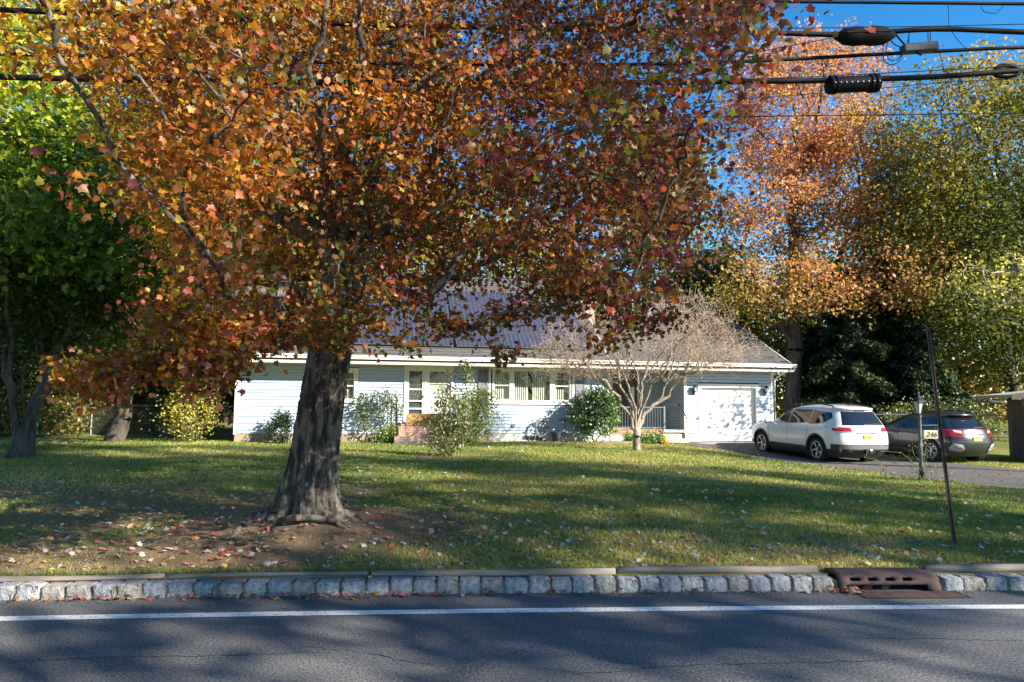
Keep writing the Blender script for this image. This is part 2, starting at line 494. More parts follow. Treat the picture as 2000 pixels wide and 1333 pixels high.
# landscape timbers lying on the back edge of the kerb
m_timber = M('weathered_timber', (.13, .11, .088), (.30, .265, .22), sc=9, rough=.9, bump=.6, bsc=30, stretch=(.12, 1, 1))
def timber(x0, x1, label, z=.134, off=.225, r=.036):
    n = max(3, int((x1 - x0) / .4))
    xx = np.linspace(x0, x1, n)
    pts = [(x - xx[0], float(kerb_y(x) - kerb_y(xx[0])), random.uniform(-.004, .004)) for x in xx]
    o = MB().tube(pts, [r * random.uniform(.96, 1.05) for _ in xx], 14).build('landscape_timber', m_timber, smooth=True)
    o.location = (xx[0], float(kerb_y(xx[0])) + off, z)
    tag(o, label, 'timber', 'weathered timbers laid behind the kerb')
timber(-6.6, -3.05, 'weathered timber behind kerb below the bare soil, farthest from the storm drain', .112)
timber(-3.02, -1.28, 'short sunken timber behind kerb in front of the maple trunk', .116)
timber(-1.25, .97, 'grey timber behind kerb beside the maple roots, butting the longest raised timber', .124)
timber(.99, 2.88, 'round pale timber on kerb ending beside the rusty storm drain', .142)
timber(3.93, 7.4, 'stout pale timber behind kerb on the sign post side of the drain', .145, .24, .042)

# storm drain
m_rust = M('rusted_iron', (.05, .027, .024), (.105, .056, .048), sc=9, rough=.75, bump=.35, bsc=70)
m_pit_shade = M('pit_and_grate_shade', (.006, .006, .006), rough=.95)
dx, dy = DX0, float(kerb_y(DX0))
sl = float(kerb_y(DX1) - kerb_y(DX0)) / (DX1 - DX0)
drain = empty('storm_drain', (dx, dy, 0), math.atan(sl), 'rusty iron kerb storm drain with four slots in its face', 'storm drain')
W = DX1 - DX0
prof = [(-.03, 0), (-.028, .05), (-.012, .102), (.03, .132), (.07, .146), (.26, .15)]
hood = MB()
def hood_pt(x, s):
    i = min(int(s), len(prof) - 2); f_ = s - i
    p = [(prof[i][k] * (1 - f_) + prof[i + 1][k] * f_) for k in (0, 1)]
    e = .04 * max(0, (x - (W - .12)) / .12) ** 2
    return (x, p[0] + e, p[1] - e * .4)
cols = [0, .10, .115, .21, .225, .27, .355, .4, .43, .515, .56, .60, .685, .73, .79, .83, .88, .92, W]
cols = [0, .06, .105, .205, .275, .365, .435, .525, .595, .685, .76, .82, .90, W]
slotc = {2, 4, 6, 8}
rows = [0, .6, 1.2, 1.55, 1.8, 2.15, 2.65, 3.2, 4, 5]
for i in range(len(cols) - 1):
    for j in range(len(rows) - 1):
        mouth = 1 <= i <= 11 - 1 and j in (0, 1)
        slot = (i in slotc) and j == 4
        slot = (i in slotc) and j in (4, 5)
        if mouth or slot: continue
        hood.quad(hood_pt(cols[i], rows[j]), hood_pt(cols[i + 1], rows[j]), hood_pt(cols[i + 1], rows[j + 1]), hood_pt(cols[i], rows[j + 1]))
ho = hood.build('hood', m_rust, drain, smooth=True, weld=True)
md = ho.modifiers.new('thick', 'SOLIDIFY'); md.thickness = .02; md.offset = -1
pit = MB()
pit.box(.02, W - .02, .10, .24, -.25, .10)
pit.build('pit', m_pit_shade, drain)
gr = MB()
for i in range(5):
    y0 = -.24 + i * .044
    gr.box(.12, W + .06, y0, y0 + .022, -.03, .006)
for x in (.12, .42, .75, W + .03):
    gr.box(x, x + .03, -.26, -.03, -.032, .004)
gr.build('grate', m_rust, drain)
MB().box(.1, W + .1, -.27, -.02, .0012, .0025).build('grate_shade_sheet', m_pit_shade, drain)  # black sheet laid on the road, painted-in shade between the grate bars
# ------------------------------------------------------------------ the house (local: u along the front, v into the house, z up)
HA, HYAW = (-9.2, 24.0, 0.0), R(11.4)
house = empty('house', HA, HYAW, 'pale blue vinyl sided cape house with solar panels and attached garage', 'house')
HX = np.array([math.cos(HYAW), math.sin(HYAW)]); HN = np.array([-HX[1], HX[0]])
def hworld(u, v): return np.array(HA[:2]) + HX * u + HN * v
m_siding = M('pale_blue_vinyl', (.41, .48, .585), (.37, .44, .545), sc=1.5, rough=.5, bump=.05, bsc=80, stretch=(.3, 1, 3))
m_found = M('painted_foundation', (.62, .60, .56), (.50, .47, .42), sc=5, rough=.9, bump=.2)
m_foundb = M('bare_foundation', (.26, .20, .15), (.34, .27, .20), sc=5, rough=.9, bump=.3)
m_shing = M('asphalt_shingle', (.05, .05, .054), (.125, .118, .115), sc=26, rough=.95, bump=.6, bsc=90, stretch=(1, 1, 1))
m_shut = M('slate_shutter', (.16, .165, .215), (.19, .19, .24), sc=6, rough=.55)
m_glass = glass_mat('window_glass')
m_blind = M('pale_blind', (.62, .61, .50), (.55, .54, .45), sc=4, rough=.6)
m_screen = M('insect_screen', (.06, .065, .07), (.09, .095, .10), sc=200, rough=.6)
m_brick = brick_mat('red_brick', (.36, .13, .085), (.26, .095, .065), (.42, .36, .31))
m_brickt = brick_mat('chimney_brick', (.42, .25, .16), (.34, .19, .125), (.46, .38, .30))
m_brickp = brick_mat('pink_brick', (.50, .26, .19), (.43, .22, .16), (.5, .42, .36), bw=.1, bh=.07)
m_coir = M('coir_mat', (.30, .17, .055), (.52, .34, .13), sc=40, rough=.95, bump=.8, bsc=120)
m_metal = M('grey_metal', (.30, .31, .32), (.36, .37, .38), sc=8, rough=.35, metal=.7)
COURSE = .114

def siding(name, parent, org, du, dv, a0, a1, z0, z1, holes=(), gable=None):
    """lap siding: org + du*a, proud towards -dv; holes (a0,a1,z0,z1); gable(z)->(lo,hi) trims each course"""
    mb = MB(); o = np.array(org, float); du = np.array(du, float); dv = np.array(dv, float)
    def P(a, d, z): q = o[:2] + du * a - dv * d; return (q[0], q[1], z)
    n = int(math.ceil((z1 - z0) / COURSE - 1e-6))
    for i in range(n):
        zb, zt = z0 + i * COURSE, min(z1, z0 + (i + 1) * COURSE)
        iv = [(a0, a1)]
        if gable:
            g = gable(.5 * (zb + zt)); iv = [(max(a0, g[0]), min(a1, g[1]))]
        for h in holes:
            if zt > h[2] + .02 and zb < h[3] - .02:
                nv = []
                for p, q in iv:
                    if h[0] > p: nv.append((p, min(q, h[0])))
                    if h[1] < q: nv.append((max(p, h[1]), q))
                iv = [x for x in nv if x[1] - x[0] > .01]
        for p, q in iv:
            if q <= p: continue
            zg = zb + .012
            mb.quad(P(p, .028, zg), P(q, .028, zg), P(q, .004, zt), P(p, .004, zt))
            mb.quad(P(p, -.01, zg), P(q, -.01, zg), P(q, .028, zg), P(p, .028, zg))
            mb.quad(P(p, -.01, zb), P(q, -.01, zb), P(q, -.01, zg), P(p, -.01, zg))
    return mb.build(name, m_siding, parent, kind='stuff')

EAVE = 3.02
WIN = (8.62, 11.66, 1.77, 2.97)         # triple window opening
DOOR = (5.55, 7.28, .95, 3.0)
LWIN = (2.75, 3.95, 1.72, 2.85)
holes = [(WIN[0] - .05, WIN[1] + .05, WIN[2] - .05, 3.02), (DOOR[0], DOOR[1], DOOR[2], 3.02), (LWIN[0] - .04, LWIN[1] + .04, LWIN[2] - .05, LWIN[3] + .05)]
siding('siding', house, (0, 0), (1, 0), (0, 1), .06, 13.06, .65, EAVE, holes)
siding('siding', house, (0, 9), (0, -1), (1, 0), .0, 9, .65, 6.9, gable=lambda z: (.1, 8.9) if z < 3.2 else ((z - 3.0) / .75 - .75 + .1, 9 - (z - 3.0) / .75 + .75 - .1))
siding('siding', house, (12.5, 0), (0, 1), (-1, 0), 0, 9, 3.3, 6.9, gable=lambda z: ((z - 3.0) / .75 - .75 + .1, 9 - (z - 3.0) / .75 + .75 - .1))
mb = MB()                                # solid walls behind the siding
mb.box(0, 13.06, .30, .34, .2, 3.2)
mb.box(0.005, .2, .003, 9, .2, 3.3); mb.box(0, 13, 8.8, 9, .2, 3.3)
mb.box(12.3, 12.49, .35, 8.8, .2, 3.3)
mb.prism([(-.0, 3.3), (9, 3.3), (4.3, 6.7)], 'x', .012, .1); mb.prism([(-.0, 3.3), (9, 3.3), (4.3, 6.7)], 'x', 12.35, 12.49)
mb.build('wall', m_dark, house)
mb = MB()                                # foundation
mb.box(8.6, 13.1, -.004, .3, .2, .645); mb.build('foundation', m_found, house)
MB().box(0, 8.6, -.003, .3, .2, .645).build('foundation', m_foundb, house)
# corner boards, frieze, fascia, gutter, soffit
for a_, b_ in ((-.03, .075), (13.0, 13.1)): MB().box(a_, b_, -.035, .08, .63, EAVE).build('corner_board', m_white, house)
MB().box(-.05, 20.2, -.72, .02, EAVE, EAVE + .03).build('soffit', m_cream, house)
MB().box(-.45, 20.2, -.745, -.722, EAVE - .005, EAVE + .19).build('fascia', m_cream, house)
gut = [(-.86, 3.30), (-.875, 3.27), (-.83, 3.20), (-.83, 3.17), (-.748, 3.17), (-.748, 3.19), (-.815, 3.19), (-.815, 3.21), (-.855, 3.275), (-.845, 3.30)]
MB().prism(gut, 'x', -.5, 20.25).build('gutter', m_white, house)

# main roof with real courses, then the wing
def roof_plane(mb, u0, u1, v0, z0, v1, z1, step=.19, uadj=None):
    L = math.hypot(v1 - v0, z1 - z0); n = int(L / step)
    nv, nz = -(z1 - z0) / L, (v1 - v0) / L
    if nz < 0: nv, nz = -nv, -nz
    for i in range(n):
        t0, t1 = i / n, (i + 1) / n
        a = (v0 + (v1 - v0) * t0, z0 + (z1 - z0) * t0); b = (v0 + (v1 - v0) * t1, z0 + (z1 - z0) * t1)
        up, lo = .018, .003
        x = u0
        while x < u1 - 1e-6:
            x2 = min(u1, x + random.uniform(.5, 1.1)); j = random.uniform(0, .006)
            mb.quad((x, a[0] + nv * (up + j), a[1] + nz * (up + j)), (x2, a[0] + nv * (up + j), a[1] + nz * (up + j)), (x2, b[0] + nv * lo, b[1] + nz * lo), (x, b[0] + nv * lo, b[1] + nz * lo))
            mb.quad((x, a[0], a[1]), (x2, a[0], a[1]), (x2, a[0] + nv * (up + j), a[1] + nz * (up + j)), (x, a[0] + nv * (up + j), a[1] + nz * (up + j)))
            x = x2
mb = MB()
roof_plane(mb, -.4, 12.85, -.76, 3.27, 4.3, 7.06)
mb.quad((-.4, 4.3, 7.06), (12.85, 4.3, 7.06), (12.85, 9.5, 3.16), (-.4, 9.5, 3.16))
mb.prism([(-.76, 3.24), (4.3, 7.03), (9.5, 3.13), (9.5, 3.0), (4.3, 6.88), (-.76, 3.12)], 'x', -.39, 12.84)
roof = mb.build('roof', m_shing, house)
mb = MB()
mb.box(-.4, 12.85, 4.2, 4.4, 7.045, 7.085)
mb.build('ridge_cap', m_shing, roof)
for x0, x1 in ((12.852, 12.88), (-.44, -.402)):   # rake boards on the gable
    mb = MB().prism([(-.76, 3.07), (4.3, 6.86), (9.5, 2.98), (9.5, 3.19), (4.3, 7.07), (-.76, 3.27)], 'x', x0, x1)
    mb.build('rake_board', m_white, roof)
MB().prism([(-.7, 3.09), (4.3, 6.84), (9.4, 3.0), (9.4, 2.99), (4.3, 6.82), (-.7, 3.07)], 'x', 12.5, 12.85).build('soffit', m_white, roof)
mb = MB()
roof_plane(mb, 12.9, 20.2, -.76, 3.24, 3.55, 5.32)
roof_plane(mb, 12.5, 12.9, -.76, 3.24, -.1, 3.56)
mb.quad((12.5, 3.55, 5.32), (20.2, 3.55, 5.32), (20.2, 7.9, 3.2), (12.5, 7.9, 3.2))
mb.prism([(-.76, 3.21), (3.55, 5.29), (7.9, 3.17), (7.9, 3.05), (3.55, 5.16), (-.76, 3.09)], 'x', 12.5, 20.19)
wing_roof = mb.build('wing_roof', m_shing, house)
mb = MB(); mb.prism([(-.76, 3.05), (3.55, 5.14), (7.9, 3.02), (7.9, 3.22), (3.55, 5.34), (-.76, 3.25)], 'x', 20.202, 20.23)
mb.build('rake_board', m_white, wing_roof)
# solar panels on the main slope
def solar_material():
    m = M('solar_cells', (.02, .022, .04), rough=.3, spec=.25, coat=0)
    n, l = m.node_tree.nodes, m.node_tree.links
    b = n['Principled BSDF']; tc = n.new('ShaderNodeTexCoord')
    t = n.new('ShaderNodeTexBrick'); t.offset = 0
    t.inputs['Color1'].default_value = (.022, .024, .045, 1); t.inputs['Color2'].default_value = (.028, .03, .05, 1); t.inputs['Mortar'].default_value = (.11, .11, .15, 1)
    t.inputs['Scale'].default_value = 1; t.inputs['Brick Width'].default_value = .165; t.inputs['Row Height'].default_value = .083; t.inputs['Mortar Size'].default_value = .007
    l.new(tc.outputs['Object'], t.inputs['Vector']); l.new(t.outputs['Color'], b.inputs['Base Color'])
    b.inputs['Roughness'].default_value = .28
    return m
m_solar = solar_material()
pitch = math.atan2(7.06 - 3.27, 4.3 + .76)
pm = MB().box(.008, 1.692, .008, 1.002, 0, .035).build('solar_panel', m_solar, house)
fm = MB()
for bx in ((0, 1.7, 0, .008), (0, 1.7, 1.002, 1.01), (0, .008, 0, 1.01), (1.692, 1.7, 0, 1.01)):
    fm.box(*bx, -.002, .04)
fm = fm.build('panel_frame', m_metal, pm)
cpi, spi = math.cos(pitch), math.sin(pitch)
first = True
for r in range(4):
    for c in range(7):
        if r == 3 and c in (0, 6): continue
        o = pm if first else copy_tree(pm, house)
        first = False
        s_ = .62 + r * 1.055
        u_ = .35 + c * 1.735 + (.04 if c > 3 else 0)
        o.location = (u_, -.76 + s_ * cpi - .09 * spi, 3.27 + s_ * spi + .09 * cpi)
        o.rotation_euler = (pitch, 0, 0)
# chimney on the gable end
ch = MB().box(12.9, 13.45, 2.9, 3.9, 3.6, 7.5); ch.box(12.86, 13.49, 2.86, 3.94, 7.5, 7.62)
chim = ch.build('chimney', m_brickt, house)
MB().box(12.82, 13.53, 2.82, 3.98, 7.62, 7.72).build('chimney_cap', m_conc, chim)

# windows
def frame_box(mb, u0, u1, z0, z1, t, v0, v1, mi=0):
    mb.box(u0, u1, v0, v1, z1 - t, z1, mi); mb.box(u0, u1, v0, v1, z0, z0 + t, mi)
    mb.box(u0, u0 + t, v0, v1, z0 + t, z1 - t, mi); mb.box(u1 - t, u1, v0, v1, z0 + t, z1 - t, mi)
def window(u0, u1, z0, z1, kind, parent=house):
    wmb = MB(); frame_box(wmb, u0, u1, z0, z1, .055, -.035, .10)
    wo_ = wmb.build('window', m_white, parent, bevel=.004)
    a, b, c, d = u0 + .056, u1 - .056, z0 + .056, z1 - .056
    if kind == 'hung':
        mid = (c + d) / 2
        for n_, (p, q, v) in enumerate(((c, mid + .02, .0), (mid - .02, d, .035))):
            s = MB(); frame_box(s, a, b, p, q, .035, v, v + .03)
            if n_ == 1: s.box(a + .036, b - .036, v + .008, v + .02, (p + q) / 2 - .012, (p + q) / 2 + .012)
            so_ = s.build('sash', m_white, wo_)
            MB().quad((a + .036, v + .015, p + .036), (b - .036, v + .015, p + .036), (b - .036, v + .015, q - .036), (a + .036, v + .015, q - .036)).build('pane', m_glass, so_)
    else:
        MB().quad((a, .022, c), (b, .022, c), (b, .022, d), (a, .022, d)).build('pane', m_glass, wo_)
    mb = MB(); nsl = int((b - a) / .078)
    for i in range(nsl):
        x = a + (i + .5) * (b - a) / nsl
        if kind == 'picture' and abs(x - (a + (b - a) * .47)) < .07: continue
        an = R(32 + random.uniform(-4, 4)); cx, sx = math.cos(an) * .043, math.sin(an) * .043
        mb.add([(x - cx, .13 - sx, c), (x + cx, .13 + sx, c), (x + cx, .13 + sx, d), (x - cx, .13 - sx, d), (x - cx, .134 - sx, c), (x + cx, .134 + sx, c), (x + cx, .134 + sx, d), (x - cx, .134 - sx, d)],
               [(0, 1, 2, 3), (7, 6, 5, 4), (0, 4, 5, 1), (3, 2, 6, 7)])
    mb.build('blind', m_blind, wo_, kind='stuff')
    return wo_
window(8.68, 9.36, 1.80, 2.95, 'hung')
window(9.42, 10.86, 1.80, 2.95, 'picture')
window(10.92, 11.60, 1.80, 2.95, 'hung')
mb = MB()
frame_box(mb, 8.55, 11.73, 1.72, 3.015, .075, -.03, .08); mb.box(9.36, 9.42, -.03, .08, 1.8, 2.94); mb.box(10.86, 10.92, -.03, .08, 1.8, 2.94)
mb.build('window_trim', m_white, house)
MB().box(8.5, 11.78, -.06, -.031, 1.70, 1.74).build('window_sill', m_white, house)
window(2.80, 3.90, 1.76, 2.82, 'hung')
mb = MB(); frame_box(mb, 2.72, 3.98, 1.69, 2.9, .075, -.03, .08); mb.build('window_trim', m_white, house)
# leaded pattern inside the left window
mb = MB()
for x in (3.0, 3.2, 3.4, 3.6, 3.75): mb.tube([(x, -.004, 1.85), (x + .03, -.004, 2.05), (x - .05, -.004, 2.22)], .006, 4)
for z in (1.98, 2.18): mb.tube([(2.9, -.004, z), (3.3, -.004, z + .05), (3.8, -.004, z - .02)], .006, 4)
mb.build('window_leading', m_black, house)
# shutters
for u0 in (8.16, 11.76):
    s = MB(); frame_box(s, u0, u0 + .36, 1.56, 2.95, .06, -.06, -.025); s.box(u0 + .06, u0 + .3, -.05, -.025, 2.2, 2.28)
    so_ = s.build('shutter', m_shut, house, bevel=.004)
    for z0, z1 in ((1.62, 2.2), (2.28, 2.89)):
        MB().box(u0 + .061, u0 + .299, -.045, -.028, z0, z1).build('panel', m_shut, so_)
# front entrance: storm door beside a fixed light
mb = MB()
frame_box(mb, 5.55, 7.28, .92, 3.015, .09, -.05, .1); mb.box(6.26, 6.34, -.05, .1, 1.0, 2.93)
mb.build('door_trim', m_white, house, bevel=.004)
sd = MB(); frame_box(sd, 5.645, 6.255, 1.02, 2.92, .075, -.03, .02); sd.box(5.72, 6.18, -.03, .02, 2.17, 2.22); sd.box(5.72, 6.18, -.03, .02, 1.77, 1.82); sd.box(5.72, 6.18, -.03, .02, 1.50, 1.55)
dro = sd.build('storm_door', m_white, house, bevel=.003)
for z0, z1 in ((1.095, 1.5), (1.55, 1.77), (1.82, 2.17), (2.22, 2.845)):
    MB().quad((5.721, -.005, z0), (6.179, -.005, z0), (6.179, -.005, z1), (5.721, -.005, z1)).build('pane', m_glass, dro)
MB().box(5.721, 6.179, .03, .034, 1.1, 2.84).build('screen', m_screen, dro)
mb = MB(); mb.box(6.20, 6.235, -.055, -.03, 1.9, 2.0); mb.tube([(6.217, -.075, 1.9), (6.217, -.075, 2.0)], .009, 6)
mb.build('handle', m_metal, dro)
mb = MB()                                # pale ornaments hung inside the storm door
for x, z in ((5.86, 2.12), (6.0, 2.14), (6.09, 2.10), (5.95, 2.02), (6.03, 1.98)):
    mb.lathe([(.002, -.02), (.018, 0), (.002, .02)], 8, (x, .012, z))
mb.build('door_ornament', m_white, dro)
s = MB(); s.box(6.345, 7.185, .0, .05, 1.01, 1.93); frame_box(s, 6.345, 7.185, 1.93, 2.92, .09, 0, .05); s.box(6.435, 7.095, .0, .05, 2.40, 2.45)
pl = s.build('side_door', m_white, house, bevel=.003)
MB().quad((6.436, .022, 2.45), (7.094, .022, 2.45), (7.094, .022, 2.83), (6.436, .022, 2.83)).build('pane', m_glass, pl)
MB().quad((6.436, .022, 2.02), (7.094, .022, 2.02), (7.094, .022, 2.40), (6.436, .022, 2.40)).build('pane', m_glass, pl)
MB().box(6.436, 7.094, .05, .055, 2.02, 2.40).build('shade', m_blind, pl)
# stoop
st = MB().box(5.35, 7.1, -1.05, -.04, .2, .93)
sto = st.build('stoop', m_brickp, house)
MB().box(5.2, 7.3, -1.45, -1.052, .2, .62).build('step', m_brickp, sto)
MB().box(5.45, 7.0, -.42, -.05, .932, 1.0).build('threshold', m_brickp, sto)
MB().box(5.62, 7.0, -.46, -.425, .935, 1.36).build('doormat', m_coir, sto)
mb = MB()                                # iron handrail beside the stoop
rail = [(5.28, -.12, 1.93), (5.28, -.5, 1.78), (5.28, -1.25, 1.22), (5.28, -1.42, 1.12)]
mb.tube(rail, .022, 8)
mb.tube([(5.28, -1.38, .4), (5.28, -1.38, 1.16)], .018, 6); mb.tube([(5.28, -.15, .9), (5.28, -.15, 1.92)], .018, 6)
for k in range(9):
    v = -.25 - k * .125; zt = np.interp(v, [-1.25, -.5, -.12], [1.22, 1.78, 1.93])
    mb.tube([(5.28, v, max(.62, zt - .85)), (5.28, v, zt)], .008, 5)
mb.tube([(5.28, -.15, 1.02), (5.28, -1.38, .5)], .012, 6)
mb.build('handrail', m_black, house)

# porch recess
PU0, PU1, PV = 13.1, 16.06, 2.3
MB().box(PU0, PU1, -.02, PV, .70, .80).build('porch_floor', m_conc, house)
mb = MB(); mb.box(PU0 - .02, 15.2, -.06, -.02, .645, .80); mb.build('porch_brick_edge', m_brick, house)
mb = MB(); mb.box(13.1, 15.25, -.03, .25, .2, .644); mb.build('foundation', m_found, house)
siding('siding', house, (PU0, PV), (1, 0), (0, 1), 0, PU1 - PU0, .8, EAVE, [(.9, 1.95, .8, 2.95)])
mb = MB(); mb.box(PU0 + .9, PU0 + 1.95, PV - .03, PV + .05, .82, 2.95); pdoor = mb.build('porch_door', M('dark_door', (.05, .035, .03), (.07, .05, .04), sc=5, rough=.5), house)
mb = MB(); frame_box(mb, PU0 + .82, PU0 + 2.03, .8, 3.0, .08, PV - .05, PV - .02); mb.build('door_trim', m_cream, pdoor)
m_brown = M('shaded_brown_siding', (.25, .21, .19), (.20, .17, .155), sc=2, rough=.7)
o = siding('siding', house, (PU1, 0), (0, 1), (1, 0), .02, PV, .66, EAVE)
o = siding('siding', house, (PU0, 0), (0, 1), (-1, 0), .02, PV, .8, EAVE)
MB().box(PU0, PU1, .0, PV, EAVE + .031, EAVE + .06).build('porch_ceiling', m_cream, house)
mb = MB(); mb.box(13.93, 14.07, .04, .18, .80, EAVE)
mb.build('porch_post', M('dark_post', (.03, .03, .035), (.04, .04, .045), sc=4, rough=.6), house, bevel=.01)
mb = MB()                                # railing
m_rail = M('grey_iron_rail', (.16, .17, .19), (.22, .23, .25), sc=9, rough=.45, metal=.3)
mb.box(13.12, 13.92, .03, .07, 1.62, 1.65); mb.box(13.12, 13.92, .03, .07, .86, .89)
mb.box(14.08, 15.25, .03, .07, 1.62, 1.65); mb.box(14.08, 15.25, .03, .07, .86, .89)
rl = mb.build('porch_railing', m_rail, house)
bal = MB().tube([(0, 0, .89), (0, 0, 1.62)], .011, 6).build('baluster', m_rail, rl)
xsb = [13.18 + .105 * k for k in range(8)] + [14.15 + .105 * k for k in range(11)]
for k, x in enumerate(xsb):
    o = bal if k == 0 else copy_tree(bal, rl)
    o.location = (x, .05, 0)
MB().box(15.22, 15.28, .02, .08, .8, 1.72).build('rail_post', m_rail, rl)
for k, (v0, z1) in enumerate(((-.06, .66), (-.40, .50))):
    MB().box(14.6 - .1 * k, 15.75 + .12 * k, v0 - .34, v0 - .001, .2, z1).build('porch_step', m_conc, house)
mb = MB()
mb.tube([(15.82, .1, 1.75), (15.82, -.02, 1.76), (15.82, -.1, 1.72), (15.82, -.62, 1.3), (15.82, -.68, 1.22), (15.82, -.68, .4)], .02, 8)
mb.tube([(15.82, -.02, .8), (15.82, -.02, 1.76)], .02, 8); mb.box(15.28, 15.82, -.03, -.005, 1.72, 1.75)
mb.build('handrail', m_black, house)

# garage
GD = (16.74, 19.0, .36, 2.40)
GU0, GU1 = 16.06, 19.72
siding('siding', house, (0, 0), (1, 0), (0, 1), GU0 + .06, GU1 - .05, .65, EAVE, [(GD[0] - .14, GD[1] + .14, 0, GD[3] + .17)])
siding('siding', house, (GU1, 0), (0, 1), (-1, 0), 0, 7.2, .65, 5.1, gable=lambda z: (.02, 7.2) if z < 3.2 else ((z - 3.05) / .485 - .76, 7.9 - (z - 3.05) / .485))
mb = MB(); mb.box(GU0 + .01, GU0 + .2, .004, 7.2, .2, 3.1); mb.box(GU1 - .2, GU1 - .01, .004, 7.2, .2, 3.1); mb.box(GU0, GU1, 7.0, 7.2, .2, 3.1)
mb.box(GU0, GD[0] - .02, .004, .2, .2, 3.05); mb.box(GD[1] + .02, GU1, .004, .2, .2, 3.05); mb.box(GD[0] - .05, GD[1] + .05, .004, .2, 2.42, 3.05)
mb.prism([(0, 3.1), (7.2, 3.1), (3.55, 5.0)], 'x', GU1 - .12, GU1 - .01)
mb.box(PU0, PU1, PV + .06, PV + .2, .2, 3.1)
mb.build('wall', m_dark, house)
for a_, b_ in ((GU0 - .03, GU0 + .08), (GU1 - .08, GU1 + .03)): MB().box(a_, b_, -.035, .06, .64, EAVE).build('corner_board', m_white, house)
mb = MB(); mb.box(GU0 - .01, GD[0] - .15, -.04, .2, .2, .64); mb.box(GD[1] + .15, GU1 + .01, -.04, .2, .2, .64)
mb.build('foundation', m_found, house)
mb = MB(); mb.box(GD[0] - .14, GD[0], -.035, .12, .3, GD[3] + .15); mb.box(GD[1], GD[1] + .14, -.035, .12, .3, GD[3] + .15); mb.box(GD[0], GD[1], -.035, .12, GD[3], GD[3] + .15)
mb.build('garage_trim', m_white, house, bevel=.004)
gdo = MB().box(GD[0] + .005, GD[1] - .005, .145, .16, .33, GD[3]).build('garage_door', m_white, house)
m_gd = M('garage_white', (.78, .77, .74), (.74, .73, .70), sc=3, rough=.4, bump=.03)
ph = (GD[3] - GD[2]) / 4
for k in range(4):
    p = MB(); z0 = GD[2] + k * ph + .009; z1 = GD[2] + (k + 1) * ph - .009
    p.box(GD[0] + .01, GD[1] - .01, .10, .143, z0, z1)
    p.box(GD[0] + .02, GD[1] - .02, .094, .0995, z0 + .17, z0 + .34)
    p.build('panel', m_gd, gdo, bevel=.005)
mb = MB(); mb.box(17.83, 17.91, .07, .093, .98, 1.0); mb.tube([(17.87, .075, .92), (17.87, .075, 1.09)], .011, 6)
mb.build('handle', m_black, gdo)
# downspout at the garage corner
mb = MB(); mb.tube([(20.05, -.8, 3.18), (20.02, -.76, 3.08), (19.86, -.2, 2.86), (19.78, -.07, 2.72), (19.78, -.07, .5), (19.8, -.2, .42)], .036, 8)
mb.build('downspout', m_white, house)
# wall lanterns
m_lampglass = M('frosted_lamp_glass', (.55, .55, .52), (.6, .6, .57), sc=5, rough=.25)
def lantern(u, z, green):
    mb = MB(); mb.box(u - .05, u + .05, -.05, -.02, z - .16, z + .08); mb.tube([(u, -.05, z - .06), (u, -.13, z - .10), (u, -.15, z - .02)], .014, 6)
    mb.lathe([(.005, .24), (.03, .2), (.105, .13), (.11, .115), (.03, .115)], 6, (u, -.15, z)); mb.lathe([(.05, -.035), (.055, -.02), (.02, -.06)], 6, (u, -.15, z))
    for k in range(6):
        a = k * math.pi / 3
        mb.tube([(u + .052 * math.cos(a), -.15 + .052 * math.sin(a), z - .03), (u + .095 * math.cos(a), -.15 + .095 * math.sin(a), z + .12)], .006, 4)
    lo = mb.build('wall_lantern', m_black, house)
    MB().lathe([(.045, -.02), (.088, .112)], 6, (u, -.15, z)).build('lamp_glass', m_lampglass, lo)
lantern(GU0 + .36, 2.28, True); lantern(GU1 - .34, 2.28, False)
# outlet, basement light
mb = MB(); mb.box(9.40, 9.52, -.07, -.024, .90, .99); mb.build('outlet_cover', m_metal, house)
bw = MB(); frame_box(bw, 9.75, 10.55, .40, .62, .03, -.012, .02); bwo = bw.build('basement_window', m_white, house)
MB().box(9.78, 10.52, -.009, -.006, .43, .59).build('pane', m_screen, bwo)
# ------------------------------------------------------------------ cars (local: x forward, y to the car's left, z up)
m_tyre = M('tyre_rubber', (.014, .014, .015), (.022, .022, .023), sc=30, rough=.85, bump=.2)
m_alloy = M('alloy_rim', (.55, .56, .57), rough=.28, metal=.85)
m_cargl = M('tinted_car_glass', (.010, .012, .016), rough=.04, spec=.8)
m_clad = M('black_cladding', (.028, .028, .03), (.04, .04, .042), sc=30, rough=.65)
m_red = M('red_lamp', (.42, .012, .012), (.30, .008, .01), sc=25, rough=.12, spec=.6, coat=.6)
m_clear = M('clear_lamp', (.62, .56, .55), (.7, .66, .66), sc=25, rough=.12, spec=.6, coat=.6)
m_chrome = M('chrome', (.62, .63, .65), rough=.12, metal=1)
m_seam = M('panel_gap', (.012, .012, .013), rough=.8)

